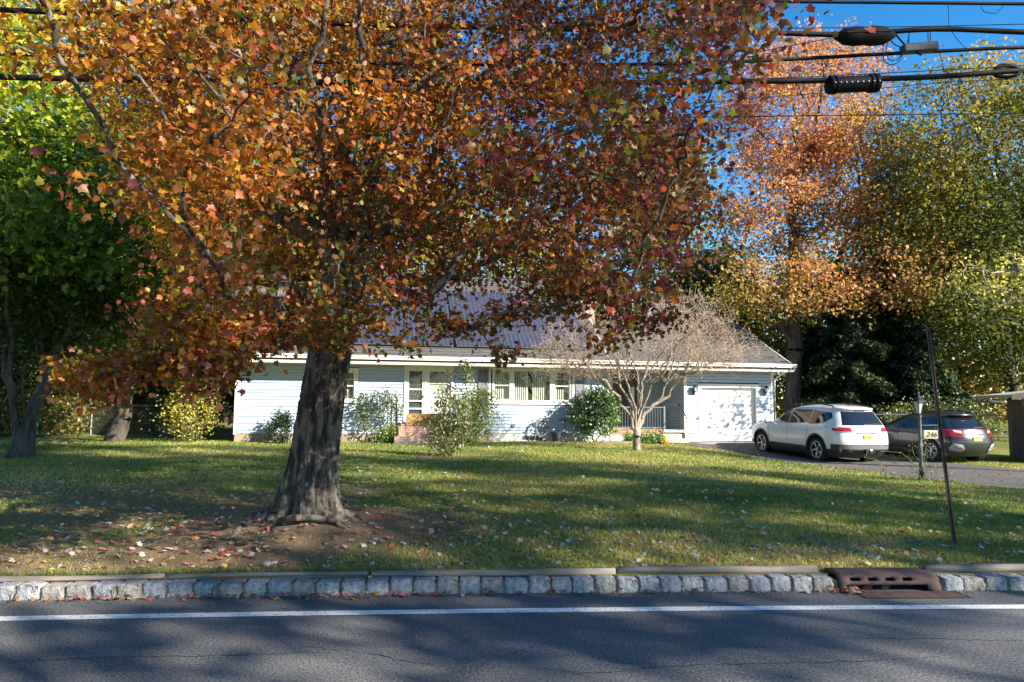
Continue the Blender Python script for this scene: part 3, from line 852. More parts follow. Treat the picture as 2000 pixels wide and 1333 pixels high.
class Car:
    def __init__(s, front, rear, width, p=3.0, Rf=.75, Rr=.62):
        s.fr, s.re, s.wi, s.p, s.Rf, s.Rr = front, rear, width, p, Rf, Rr
    def a(s, z): return np.interp(z, [q[0] for q in s.fr], [q[1] for q in s.fr])
    def b(s, z): return np.interp(z, [q[0] for q in s.re], [q[1] for q in s.re])
    def w(s, z): return np.interp(z, [q[0] for q in s.wi], [q[1] for q in s.wi])
    def ends(s, z):
        a, b = s.a(z), s.b(z); L = a - b
        return a, b, min(s.Rf, L * .45), min(s.Rr, L * .45)
    def hw(s, x, z):
        a, b, rf, rr = s.ends(z); p = s.p
        k = 1 - .035 * min(1, abs((x - .5 * (a + b)) / (.5 * (a - b)))) ** 3
        if x > a - rf: k *= max(0, 1 - ((x - (a - rf)) / rf) ** p) ** (1 / p)
        elif x < b + rr: k *= max(0, 1 - (((b + rr) - x) / rr) ** p) ** (1 / p)
        return s.w(z) * k
    def rx(s, y, z):
        a, b, rf, rr = s.ends(z); t = min(1, abs(y) / (s.w(z) * .965))
        return b + rr - rr * max(0, 1 - t ** s.p) ** (1 / s.p)
    def fx(s, y, z):
        a, b, rf, rr = s.ends(z); t = min(1, abs(y) / (s.w(z) * .965))
        return a - rf + rf * max(0, 1 - t ** s.p) ** (1 / s.p)
    def outline(s, z):
        a, b, rf, rr = s.ends(z); xs = []
        t = np.sin(np.linspace(math.pi / 2, 0, 13)) ** (2 / s.p)
        xs += list(a - rf + rf * t)
        xs += list(np.linspace(a - rf, b + rr, 26)[1:-1])
        xs += list(b + rr - rr * t[::-1])
        L = [(x, s.hw(x, z)) for x in xs]
        L[0] = (L[0][0], 0); L[-1] = (L[-1][0], 0)
        return [(x, y, z) for x, y in L] + [(x, -y, z) for x, y in L[-2:0:-1]]
    def body(s, name, zs, mats, parent, arches, ar, low):
        rings = [s.outline(z) for z in zs]
        n = len(rings[0]); mb = MB()
        vs = [p for r in rings for p in r]; fs = []
        for i in range(len(rings) - 1):
            for j in range(n):
                fs.append((i * n + j, i * n + (j + 1) % n, (i + 1) * n + (j + 1) % n, (i + 1) * n + j))
        fs.append(tuple(range(n - 1, -1, -1))); fs.append(tuple((len(rings) - 1) * n + j for j in range(n)))
        mb.add(vs, fs)
        for k, f in enumerate(fs):
            zc = np.mean([vs[i][2] for i in f]); xc = np.mean([vs[i][0] for i in f])
            if zc < low(xc): mb.m[k] = 1
        o = mb.build(name, mats, parent, smooth=True)
        cut = MB()
        for x in arches:
            for sgn in (1, -1):
                nn = 32; y0, y1 = sgn * .56, sgn * 1.3
                c0 = [(x + ar * math.cos(2 * math.pi * q / nn), y0, ar * .93 + (ar - .0) * math.sin(2 * math.pi * q / nn) - .04) for q in range(nn)]
                c1 = [(q[0], y1, q[2]) for q in c0]
                cut.add(c0 + c1, [tuple(range(nn)), tuple(range(2 * nn - 1, nn - 1, -1))] + [(i, nn + i, nn + (i + 1) % nn, (i + 1) % nn) for i in range(nn)])
        co = cut.build('cutter', mats[1], parent)
        bpy.context.view_layer.update()
        md = o.modifiers.new('arch', 'BOOLEAN'); md.operation = 'DIFFERENCE'; md.object = co; md.solver = 'EXACT'; md.material_mode = 'TRANSFER'
        dg = bpy.context.evaluated_depsgraph_get()
        me = bpy.data.meshes.new_from_object(o.evaluated_get(dg))
        o.modifiers.clear(); o.data = me
        bpy.data.objects.remove(co)
        me.polygons.foreach_set('use_smooth', [True] * len(me.polygons))
        me.set_sharp_from_angle(angle=R(38))
        return o
    def side(s, mb, poly, sg, off=.005, nx=14, nz=8, mi=0, thick=0):
        z0, z1 = min(q[1] for q in poly), max(q[1] for q in poly); n = len(poly); g = []
        for i in range(nz + 1):
            z = z0 + (z1 - z0) * np.clip(i / nz, .0005, .9995); xx = []
            for j in range(n):
                (xa, za), (xb, zb) = poly[j], poly[(j + 1) % n]
                if (za > z) != (zb > z): xx.append(xa + (xb - xa) * (z - za) / (zb - za))
            xa, xb = min(xx), max(xx)
            g.append([(x, sg * (s.hw(x, z) + off), z) for x in np.linspace(xa, xb, nx + 1)])
        vs = [p for r in g for p in r]
        mb.add(vs, [(i * (nx + 1) + j, i * (nx + 1) + j + 1, (i + 1) * (nx + 1) + j + 1, (i + 1) * (nx + 1) + j) for i in range(nz) for j in range(nx)], mi)
        return mb
    def end(s, mb, poly, off=.005, nx=14, nz=6, mi=0, front=False):
        z0, z1 = min(q[1] for q in poly), max(q[1] for q in poly); n = len(poly); g = []
        for i in range(nz + 1):
            z = z0 + (z1 - z0) * np.clip(i / nz, .0005, .9995); yy = []
            for j in range(n):
                (ya, za), (yb, zb) = poly[j], poly[(j + 1) % n]
                if (za > z) != (zb > z): yy.append(ya + (yb - ya) * (z - za) / (zb - za))
            ya, yb = min(yy), max(yy)
            g.append([((s.fx(y, z) + off) if front else (s.rx(y, z) - off), y, z) for y in np.linspace(ya, yb, nx + 1)])
        vs = [p for r in g for p in r]
        mb.add(vs, [(i * (nx + 1) + j, i * (nx + 1) + j + 1, (i + 1) * (nx + 1) + j + 1, (i + 1) * (nx + 1) + j) for i in range(nz) for j in range(nx)], mi)
        return mb
    def seam(s, mb, pts, sg, w=.006, off=.003):
        P = resample3(pts, 14)
        L = [(x, sg * (s.hw(x, z) + off), z) for x, z in P]
        vs = []
        for i, p in enumerate(L):
            d = np.array(P[min(i + 1, 13)]) - np.array(P[max(i - 1, 0)]); d /= np.linalg.norm(d) + 1e-9
            nx_, nz_ = -d[1] * w, d[0] * w
            vs += [(p[0] + nx_, p[1], p[2] + nz_), (p[0] - nx_, p[1], p[2] - nz_)]
        mb.add(vs, [(2 * i, 2 * i + 1, 2 * i + 3, 2 * i + 2) for i in range(13)])

def resample3(P, n):
    P = np.array(P, float); d = np.r_[0, np.cumsum(np.linalg.norm(np.diff(P, axis=0), axis=1))]
    q = np.linspace(0, d[-1], n)
    return np.stack([np.interp(q, d, P[:, 0]), np.interp(q, d, P[:, 1])], -1)

def make_wheel(parent, x, y, rad, rim, width, sgn, spokes, style):
    prof = [(rim * .98, -width / 2 + .01), (rad - .03, -width / 2), (rad - .006, -width / 2 + .03), (rad, -width / 4), (rad, width / 4), (rad - .006, width / 2 - .03), (rad - .03, width / 2), (rim * .98, width / 2 - .01)]
    mb = MB().lathe(prof, 40, caps=False)
    for k in range(40):      # tread grooves as blocks standing proud
        a = 2 * math.pi * k / 40
        for zz in (-width * .3, width * .3):
            ca, sa = math.cos(a), math.sin(a)
            mb.add([(ca * (rad + r_) - sa * t, sa * (rad + r_) + ca * t, zz + q) for r_ in (0, .006) for t in (-.018, .018) for q in (-.03, .03)],
                   [(0, 1, 3, 2), (4, 6, 7, 5), (0, 2, 6, 4), (1, 5, 7, 3), (0, 4, 5, 1), (2, 3, 7, 6)])
    wh = mb.build('wheel', m_tyre, parent, smooth=False)
    wh.location = (x, y, rad)
    wh.rotation_euler = (R(-90) if sgn > 0 else R(90), 0, 0)
    r = MB(); zf = width / 2 - .012
    r.lathe([(rim * .99, zf), (rim * .99, zf - .02), (rim * .9, zf - .022), (rim * .9, zf + .004), (rim * .96, zf + .006), (rim * .99, zf)], 40, caps=False)
    for k in range(spokes):
        a0 = 2 * math.pi * k / spokes
        if style == 'swirl':
            for da, sw in ((-.10, .30), (.16, .34)):
                pts = [(rim * t * math.cos(a0 + da * (t) + sw * (t - .2)), rim * t * math.sin(a0 + da * t + sw * (t - .2)), zf - .012 - .02 * (1 - t)) for t in (.16, .4, .65, .93)]
                r.tube(pts, [.02, .017, .018, .024], 5)
        else:
            pts = [(rim * t * math.cos(a0 + d), rim * t * math.sin(a0 + d), zf - .012) for t, d in ((.18, 0), (.5, .06), (.62, .30), (.93, .34))]
            r.tube(pts, [.022, .018, .016, .02], 5)
            pts = [(rim * t * math.cos(a0 + d), rim * t * math.sin(a0 + d), zf - .012) for t, d in ((.5, .06), (.62, -.2), (.93, -.26))]
            r.tube(pts, [.018, .016, .02], 5)
    r.lathe([(rim * .2, zf - .03), (rim * .2, zf - .006), (rim * .1, zf)], 16)
    r.build('rim', m_alloy, wh, smooth=True)
    MB().lathe([(rim * .97, zf - .09), (rim * .97, zf - .085)], 24).build('brake_disc', m_clad, wh)
    return wh

def text_mesh(name, body, size, mat, parent, shear=0, space=1.0, extrude=.002):
    c = bpy.data.curves.new('lettering', 'FONT'); c.body = body; c.size = size; c.shear = shear; c.extrude = extrude
    c.align_x = 'CENTER'; c.align_y = 'CENTER'; c.space_character = space; c.resolution_u = 3
    o = bpy.data.objects.new('lettering', c); col.objects.link(o)
    me = bpy.data.meshes.new_from_object(o.evaluated_get(bpy.context.evaluated_depsgraph_get()))
    bpy.data.objects.remove(o)
    me.materials.clear()
    return link_mesh(name, me, mat, parent)

def arch_trim(c, mb, x, rad, zc, sg, wd=.065):
    vs = []; n = 22
    for i in range(n + 1):
        a = math.pi * (-.12 + 1.24 * i / n)
        for rr, of in ((rad, .004), (rad + wd * .5, .022), (rad + wd, .006)):
            px, pz = x + rr * math.cos(a), max(.24, zc + rr * math.sin(a))
            vs.append((px, sg * (c.hw(px, pz) + of), pz))
    mb.add(vs, [(3 * i + j, 3 * i + j + 1, 3 * i + j + 4, 3 * i + j + 3) for i in range(n) for j in (0, 1)])

# --- the white family car
m_carw = M('white_car_paint', (.66, .67, .67), rough=.25, spec=.5, coat=.7)
A = Car([(.20, 2.25), (.32, 2.44), (.5, 2.54), (.75, 2.55), (.9, 2.50), (1.0, 2.38), (1.06, 2.1), (1.10, 1.6), (1.15, 1.22), (1.3, .98), (1.5, .62), (1.62, .34), (1.69, .05), (1.74, -.35), (1.765, -.8)],
        [(.20, -2.25), (.34, -2.40), (.44, -2.53), (.6, -2.55), (.8, -2.54), (1.0, -2.51), (1.12, -2.47), (1.3, -2.36), (1.5, -2.22), (1.62, -2.14), (1.66, -2.16), (1.70, -2.10), (1.74, -1.8), (1.765, -1.3)],
        [(.20, .84), (.30, .93), (.45, .975), (.7, .99), (.9, .985), (1.04, .965), (1.12, .925), (1.2, .89), (1.4, .81), (1.58, .735), (1.66, .68), (1.71, .58), (1.745, .44), (1.765, .25)], 3.2, .7, .62)
suv = empty('white_car', (10.0, 23.9, .03), R(103.1), 'white family SUV with roof rails parked nose in at the garage', 'car')
suv.rotation_euler = (0, R(-1.3), R(103.1))
zsA = [.20, .26, .32, .38, .44, .455, .5, .56, .61, .7, .78, .86, .94, 1.0, 1.04, 1.06, 1.08, 1.10, 1.125, 1.15, 1.2, 1.28, 1.36, 1.44, 1.52, 1.58, 1.62, 1.645, 1.66, 1.68, 1.7, 1.72, 1.74, 1.755, 1.765]
A.body('body', zsA, [m_carw, m_clad], suv, (1.55, -1.43), .45, lambda x: .62 if x < -2.1 else .45)
for sg in (1, -1):
    for poly in ([(1.12, 1.16), (.06, 1.14), (.06, 1.60), (.22, 1.60), (.52, 1.48)], [(.0, 1.14), (-.98, 1.15), (-.98, 1.60), (.0, 1.60)]):
        A.side(MB(), poly, sg).build('side_window', m_cargl, suv, smooth=True)
    A.side(MB(), [(-1.05, 1.155), (-1.72, 1.22), (-2.0, 1.38), (-1.86, 1.56), (-1.05, 1.59)], sg).build('side_window', m_cargl, suv, smooth=True)
    sm_ = MB()
    A.seam(sm_, [(1.12, 1.13), (1.1, .9), (1.02, .5)], sg); A.seam(sm_, [(.03, 1.62), (.03, 1.1), (.02, .48)], sg)
    A.seam(sm_, [(-1.01, 1.6), (-1.0, 1.1), (-1.02, .85), (-.93, .6)], sg); A.seam(sm_, [(1.02, .47), (-.9, .47)], sg, .008)
    sm_.build('door_gap', m_seam, suv)
    hd = MB()
    for x in (.2, -.82): hd.tube([(x, sg * (A.hw(x, .97) + .012), .97), (x - .06, sg * (A.hw(x, .97) + .035), .972), (x - .17, sg * (A.hw(x, .97) + .035), .972), (x - .22, sg * (A.hw(x, .97) + .012), .97)], .014, 6)
    hd.build('door_handle', m_carw, suv, smooth=True)
    tr = MB(); A.side(tr, [(1.10, 1.135), (1.10, 1.15), (-2.0, 1.15), (-2.0, 1.135)], sg, .009, 30, 1); tr.build('window_chrome', m_chrome, suv)
    at_ = MB()
    for x in (1.55, -1.43): arch_trim(A, at_, x, .44, .385, sg)
    at_.build('arch_cladding', m_clad, suv, smooth=True)
    sk = MB(); A.side(sk, [(1.05, .22), (1.05, .45), (-.95, .45), (-.95, .22)], sg, .012, 20, 3); sk.build('sill_cladding', m_clad, suv, smooth=True)
    rr = MB(); rr.tube([(x, sg * .62, z) for x, z in ((.15, 1.70), (.0, 1.755), (-.6, 1.79), (-1.3, 1.78), (-1.75, 1.735), (-1.85, 1.70))], .02, 8); rr.build('roof_rail', m_black, suv, smooth=True)
    mi_ = MB(); mi_.lathe([(.0, -.11), (.06, -.1), (.09, -.04), (.09, .04), (.06, .09), (0.01, .1)], 14); mo = mi_.build('mirror', m_carw, suv, smooth=True)
    mo.location = (1.0, sg * 1.06, 1.17); mo.rotation_euler = (R(90), 0, 0); mo.scale = (.8, 1, 1.15)
    tl = MB(); A.end(tl, [(sg * .47, .985), (sg * .56, 1.115), (sg * .93, 1.115), (sg * .93, .97)], .012, 12, 5)
    tl = tl.build('tail_light', m_red, suv, smooth=True)
    cl = MB(); A.end(cl, [(sg * .46, .965), (sg * .48, .995), (sg * .90, .99), (sg * .90, .96)], .02, 10, 2); cl.build('reversing_light', m_clear, tl, smooth=True)
    ts_ = MB(); A.side(ts_, [(-2.08, 1.105), (-2.2, .985), (-2.49, .97), (-2.44, 1.115)], sg, .010, 10, 5); ts_.build('tail_light', m_red, suv, smooth=True)
    ex = MB(); A.end(ex, [(sg * .48, .40), (sg * .60, .45), (sg * .86, .47), (sg * .80, .37)], .03, 6, 3); exo = ex.build('exhaust_trim', m_chrome, suv)
    ex = MB(); A.end(ex, [(sg * .56, .41), (sg * .63, .44), (sg * .80, .455), (sg * .77, .39)], .036, 6, 3); ex.build('exhaust_opening', m_seam, exo)
    hl = MB(); A.end(hl, [(sg * .5, .80), (sg * .5, .92), (sg * .93, .94), (sg * .93, .84)], .01, 8, 4, front=True); hl.build('headlight', m_clear, suv, smooth=True)
    for x in (1.55, -1.43): make_wheel(suv, x, sg * .84, .385, .265, .25, sg, 5, 'swirl')
ws = MB(); A.end(ws, [(-.82, 1.19), (-.62, 1.62), (.62, 1.62), (.82, 1.19)], .006, 16, 8, front=True); ws.build('windscreen', m_cargl, suv, smooth=True)
rw = MB(); A.end(rw, [(-.80, 1.17), (-.63, 1.575), (.63, 1.575), (.80, 1.17)], .007, 16, 8); rw.build('rear_window', m_cargl, suv, smooth=True)
sp = MB(); pts = [(-.66, 0), (-.3, 0), (0, 0), (.3, 0), (.66, 0)]
sp.tube([(A.rx(y, 1.64) - .05 + .02 * abs(y), y, 1.65) for y in np.linspace(-.66, .66, 9)], .036, 8); sp.build('spoiler', m_carw, suv, smooth=True)
bl = MB(); A.end(bl, [(-.18, 1.585), (-.18, 1.61), (.18, 1.61), (.18, 1.585)], .012, 6, 1); bl.build('brake_light', m_seam, suv)
wp = MB(); wp.tube([(A.rx(.05, 1.2) - .02, .05, 1.19), (A.rx(-.2, 1.21) - .025, -.25, 1.205), (A.rx(-.5, 1.2) - .02, -.55, 1.20)], .012, 6); wp.build('wiper', m_black, suv)
cs = MB(); A.end(cs, [(-.46, .955), (-.46, .975), (.46, .975), (.46, .955)], .014, 16, 1)
A.end(cs, [(-.36, .925), (-.40, .957), (.40, .957), (.36, .925)], .012, 12, 1); cs.build('chrome_strip', m_chrome, suv, smooth=True)
sm_ = MB()
for poly in ([(-.80, .70), (-.80, .706), (.80, .706), (.80, .70)], [(-.90, .632), (-.90, .640), (.90, .640), (.90, .632)], [(-.806, .70), (-.806, .95), (-.80, .95), (-.80, .70)], [(.80, .70), (.80, .95), (.806, .95), (.806, .70)]):
    A.end(sm_, poly, .004, 10, 1)
sm_.build('tailgate_gap', m_seam, suv)
bp_ = MB(); A.end(bp_, [(-.93, .47), (-.93, .60), (.93, .60), (.93, .47)], .018, 18, 3); bp_.build('bumper', M('satin_bumper', (.16, .16, .165), (.2, .2, .2), sc=20, rough=.4, metal=.3), suv, smooth=True)
ht = MB(); ht.box(-2.60, -2.50, -.17, .13, .36, .48); hto = ht.build('tow_hitch', m_seam, suv, bevel=.01)
MB().box(-2.63, -2.601, -.07, -.0, .37, .46).build('hitch_plug', m_chrome, hto, bevel=.006)
m_plate = M('yellow_plate', (.62, .42, .09), (.66, .48, .14), sc=12, rough=.4)
m_ink = M('plate_ink', (.05, .035, .03), rough=.6)
xp = A.rx(0, .83)
pl = MB().box(xp - .022, xp - .006, -.155, .155, .755, .90).build('number_plate', m_plate, suv, bevel=.006)
t = text_mesh('lettering', 'K71PHG', .088, m_ink, pl, 0, 1.0); t.matrix_local = Matrix(((0, 0, -1, xp - .0225), (-1, 0, 0, 0), (0, 1, 0, .822), (0, 0, 0, 1)))
xe = A.rx(0, 1.05); em = MB(); nn = 24                    # round badge with a V over a W
def ep(a, r): return (xe - .016, -r * math.cos(a), 1.055 + r * math.sin(a))
em.tube([ep(2 * math.pi * k / nn, .062) for k in range(nn + 1)], .008, 6)
def bar(p): em.tube([(xe - .016, -q[0], 1.055 + q[1]) for q in p], .0065, 5)
bar([(-.027, .052), (0, .008), (.027, .052)]); bar([(-.056, .018), (-.028, -.048), (0, -.002), (.028, -.048), (.056, .018)])
em.build('badge', m_chrome, suv, smooth=True)
xx = A.rx(.62, .90); t = text_mesh('lettering', 'V6', .045, m_chrome, suv, 0, 1.15); t.matrix_local = Matrix(((0, 0, -1, xx - .008), (-1, 0, 0, .62), (0, 1, 0, .895), (0, 0, 0, 1)))
xx = A.rx(.66, .90); MB().box(xx - .012, xx - .004, -.72, -.60, .885, .905).build('trim_badge', m_chrome, suv)
an = MB(); an.prism([(-1.62, 1.74), (-1.78, 1.735), (-1.74, 1.79)], 'y', -.015, .015); an.build('aerial', m_black, suv)

# --- the dark grey crossover
m_carg = M('dark_grey_car_paint', (.022, .024, .031), rough=.25, spec=.5, coat=.8)
m_grey = M('grey_bumper_insert', (.30, .31, .32), (.34, .35, .36), sc=20, rough=.5)
B = Car([(.20, 1.95), (.32, 2.10), (.5, 2.2), (.7, 2.22), (.82, 2.15), (.90, 1.95), (.96, 1.55), (1.01, 1.15), (1.15, .86), (1.3, .52), (1.42, .22), (1.49, -.05), (1.54, -.4), (1.56, -.7)],
        [(.20, -1.95), (.34, -2.10), (.45, -2.19), (.6, -2.22), (.75, -2.2), (.92, -2.14), (1.02, -2.10), (1.2, -1.95), (1.35, -1.78), (1.42, -1.72), (1.45, -1.80), (1.49, -1.74), (1.53, -1.4), (1.56, -1.0)],
        [(.20, .76), (.30, .85), (.45, .885), (.65, .89), (.85, .885), (.96, .855), (1.05, .81), (1.25, .71), (1.4, .64), (1.46, .58), (1.51, .48), (1.54, .36), (1.56, .2)], 2.9, .75, .62)
xv = empty('grey_car', (13.5, 23.82, .03), R(102.9), 'dark grey crossover with red tail lights parked beside the white SUV', 'car')
zsB = [.20, .26, .32, .38, .44, .5, .56, .62, .68, .74, .80, .85, .88, .91, .94, .97, 1.0, 1.03, 1.08, 1.15, 1.22, 1.29, 1.36, 1.41, 1.43, 1.45, 1.47, 1.49, 1.51, 1.53, 1.545, 1.56]
B.body('body', zsB, [m_carg, m_clad], xv, (1.31, -1.32), .41, lambda x: .40 if x > -2.0 else .36)
for sg in (1, -1):
    for poly in ([(1.0, 1.02), (.02, 1.0), (.02, 1.39), (.1, 1.40), (.42, 1.30)], [(-.04, 1.0), (-.82, 1.02), (-.82, 1.38), (-.04, 1.39)], [(-.88, 1.03), (-1.55, 1.12), (-1.62, 1.2), (-1.4, 1.33), (-.88, 1.38)]):
        B.side(MB(), poly, sg).build('side_window', m_cargl, xv, smooth=True)
    sm_ = MB(); B.seam(sm_, [(.95, 1.0), (.95, .7), (.88, .4)], sg); B.seam(sm_, [(-.01, 1.4), (-.01, .9), (-.02, .4)], sg); B.seam(sm_, [(-.85, 1.38), (-.87, .9), (-.9, .7), (-.8, .45)], sg)
    sm_.build('door_gap', m_seam, xv)
    hd = MB()
    for x in (.18, -.66): hd.tube([(x, sg * (B.hw(x, .86) + .012), .86), (x - .05, sg * (B.hw(x, .86) + .032), .862), (x - .15, sg * (B.hw(x, .86) + .032), .862), (x - .19, sg * (B.hw(x, .86) + .012), .86)], .013, 6)
    hd.build('door_handle', m_carg, xv, smooth=True)
    at_ = MB()
    for x in (1.31, -1.32): arch_trim(B, at_, x, .40, .335, sg, .075)
    at_.build('arch_cladding', m_grey, xv, smooth=True)
    sk = MB(); B.side(sk, [(.88, .22), (.88, .40), (-.88, .40), (-.88, .22)], sg, .014, 20, 3); sk.build('sill_cladding', m_clad, xv, smooth=True)
    rr = MB(); rr.tube([(x, sg * .53, z) for x, z in ((.1, 1.48), (-.05, 1.545), (-.6, 1.575), (-1.1, 1.565), (-1.4, 1.53), (-1.5, 1.49))], .018, 8); rr.build('roof_rail', m_black, xv, smooth=True)
    mo = MB().lathe([(.0, -.1), (.055, -.09), (.08, -.03), (.08, .03), (.055, .08), (0.01, .09)], 14).build('mirror', m_chrome, xv, smooth=True)
    mo.location = (.88, sg * .99, 1.03); mo.rotation_euler = (R(90), 0, 0); mo.scale = (.8, 1, 1.1)
    tl = MB(); B.end(tl, [(sg * .46, .82), (sg * .46, .97), (sg * .84, 1.04), (sg * .84, .80)], .014, 12, 5); tl = tl.build('tail_light', m_red, xv, smooth=True)
    cl = MB(); B.end(cl, [(sg * .47, .90), (sg * .47, .97), (sg * .66, 1.0), (sg * .66, .91)], .021, 8, 3); cl.build('reversing_light', m_clear, tl, smooth=True)
    ts_ = MB(); B.side(ts_, [(-1.62, 1.03), (-1.85, .80), (-2.14, .80), (-2.05, 1.06)], sg, .012, 10, 5); ts_.build('tail_light', m_red, xv, smooth=True)
    ins = MB(); B.end(ins, [(sg * .42, .42), (sg * .50, .34), (sg * .74, .36), (sg * .80, .46), (sg * .74, .60), (sg * .52, .58)], .022, 10, 6); ins = ins.build('bumper_insert', m_grey, xv, smooth=True)
    rf = MB(); B.end(rf, [(sg * .52, .44), (sg * .52, .49), (sg * .70, .50), (sg * .70, .45)], .03, 6, 2); rf.build('reflector', m_red, ins, smooth=True)
    for x in (1.31, -1.32): make_wheel(xv, x, sg * .755, .34, .235, .225, sg, 5, 'open')
ws = MB(); B.end(ws, [(-.72, 1.05), (-.54, 1.42), (.54, 1.42), (.72, 1.05)], .006, 16, 8, front=True); ws.build('windscreen', m_cargl, xv, smooth=True)
rw = MB(); B.end(rw, [(-.70, 1.05), (-.55, 1.39), (.55, 1.39), (.70, 1.05)], .008, 16, 8); rw.build('rear_window', m_cargl, xv, smooth=True)
sp = MB(); sp.tube([(B.rx(y, 1.44) - .06 + .03 * abs(y), y, 1.445) for y in np.linspace(-.56, .56, 9)], .034, 8); sp.build('spoiler', m_carg, xv, smooth=True)
bl = MB(); B.end(bl, [(-.16, 1.398), (-.16, 1.42), (.16, 1.42), (.16, 1.398)], .02, 6, 1); bl.build('brake_light', m_red, xv)
wp = MB(); wp.tube([(B.rx(0, 1.07) - .02, 0, 1.07), (B.rx(-.4, 1.08) - .02, -.42, 1.085)], .01, 6); wp.build('wiper', m_black, xv)
sm_ = MB(); B.end(sm_, [(-.72, .64), (-.72, .646), (.72, .646), (.72, .64)], .004, 10, 1); B.end(sm_, [(-.78, .36), (-.78, .368), (.78, .368), (.78, .36)], .01, 10, 1); sm_.build('tailgate_gap', m_seam, xv)
xp = B.rx(0, .74)
MB().box(xp - .02, xp - .005, -.155, .155, .67, .82).build('number_plate', m_plate, xv, bevel=.006)
hb = MB(); B.end(hb, [(-.36, .85), (-.36, .885), (.36, .885), (.36, .85)], .012, 8, 1); hb.build('tailgate_handle', m_clad, xv, smooth=True)
# ------------------------------------------------------------------ trees
def lin(c): return np.array(c, float)
def leaf_shape(kind):
    if kind == 'maple':
        half = [(.20, -.07), (.42, .05), (.34, .23), (.52, .47), (.27, .55)]
        out = [(0, 0)] + half + [(0, 1.0)] + [(-x, y) for x, y in half[::-1]]
        P = [(0, .30)] + out
    elif kind == 'mid':
        half = [(.42, .10), (.22, .32), (.46, .62)]
        out = [(0, 0)] + half + [(0, 1.0)] + [(-x, y) for x, y in half[::-1]]
        P = [(0, .35)] + out
    elif kind == 'oval':
        half = [(.22, .25), (.25, .55), (.12, .85)]
        out = [(0, 0)] + half + [(0, 1.0)] + [(-x, y) for x, y in half[::-1]]
        P = [(0, .45)] + out
    else:                                    # two bent triangles
        V = np.array([(0, 0, 0), (.36, .45, -.10), (0, 1.0, 0.03), (-.36, .45, -.10)], float)
        return V, np.array([(0, 1, 2), (0, 2, 3)])
    P = np.array(P, float); n = len(P) - 1
    V = np.c_[P, -.22 * np.abs(P[:, 0]) - .18 * (P[:, 1] - .3) ** 2]
    return V, np.array([(0, 1 + i, 1 + (i + 1) % n) for i in range(n)])

def leaf_frames(n, up=.7, droop=.4, g=rng):
    N = g.normal(size=(n, 3)); N /= np.linalg.norm(N, axis=1)[:, None]; N[:, 2] += up; N /= np.linalg.norm(N, axis=1)[:, None]
    D = g.normal(size=(n, 3)); D[:, 2] -= droop
    D -= (D * N).sum(1)[:, None] * N; D /= np.linalg.norm(D, axis=1)[:, None] + 1e-9
    return np.cross(D, N), D, N

def leaves(name, C, size, cols, shape, mat, parent, up=.7, droop=.4, kind='stuff', origin=(0, 0, 0), g=rng, ret=False):
    V, Fc = leaf_shape(shape); n, k = len(C), len(V)
    s = size * g.uniform(.65, 1.25, n)
    Xa, D, N = leaf_frames(n, up, droop, g)
    W = C[:, None] + s[:, None, None] * (V[None, :, 0:1] * Xa[:, None] + V[None, :, 1:2] * D[:, None] + V[None, :, 2:3] * N[:, None])
    W = W - np.array(origin)
    Fa = (Fc[None] + (np.arange(n) * k)[:, None, None]).reshape(-1, 3)
    o = np_mesh(name, W.reshape(-1, 3), Fa, mat, parent, np.repeat(cols, k, 0), False, kind)
    return o

def palette(v, stops):
    """v in 0..1 -> colour ramp through stops [(pos, rgb), ...]"""
    p = [s[0] for s in stops]; c = np.array([s[1] for s in stops], float)
    return np.stack([np.interp(v, p, c[:, i]) for i in range(3)], -1)

def grow(seed, att, bf=.35):
    """greedy balanced tree: seed = [(pos, parent)], att (n,3) -> positions, parents"""
    pos = [np.array(p, float) for p, _ in seed]; par = [q for _, q in seed]; pl = []
    for i, (p, q) in enumerate(seed): pl.append(0 if q < 0 else pl[q] + np.linalg.norm(pos[i] - pos[q]))
    n = len(att); best = np.full(n, 1e9); bp = np.zeros(n, int); done = np.zeros(n, bool)
    def upd(i):
        c = np.linalg.norm(att - pos[i], axis=1) + bf * pl[i]
        m = (c < best) & ~done; best[m] = c[m]; bp[m] = i
    for i in range(len(pos)): upd(i)
    for _ in range(n):
        j = int(np.argmin(np.where(done, 1e18, best))); done[j] = True
        pos.append(att[j]); par.append(int(bp[j])); pl.append(pl[bp[j]] + np.linalg.norm(att[j] - pos[bp[j]]))
        upd(len(pos) - 1)
    return np.array(pos), np.array(par)

def radii(par, rt, r0, e=2.4, base=None):
    n = len(par); acc = np.zeros(n); kids = np.zeros(n, int)
    for i in range(n - 1, -1, -1):
        if acc[i] == 0: acc[i] = 1
        if par[i] >= 0: acc[par[i]] += acc[i]
    r = acc ** (1 / e)
    k = math.log(rt / r0) / math.log(r.max()) if r.max() > 1 else 1
    return r0 * r ** k

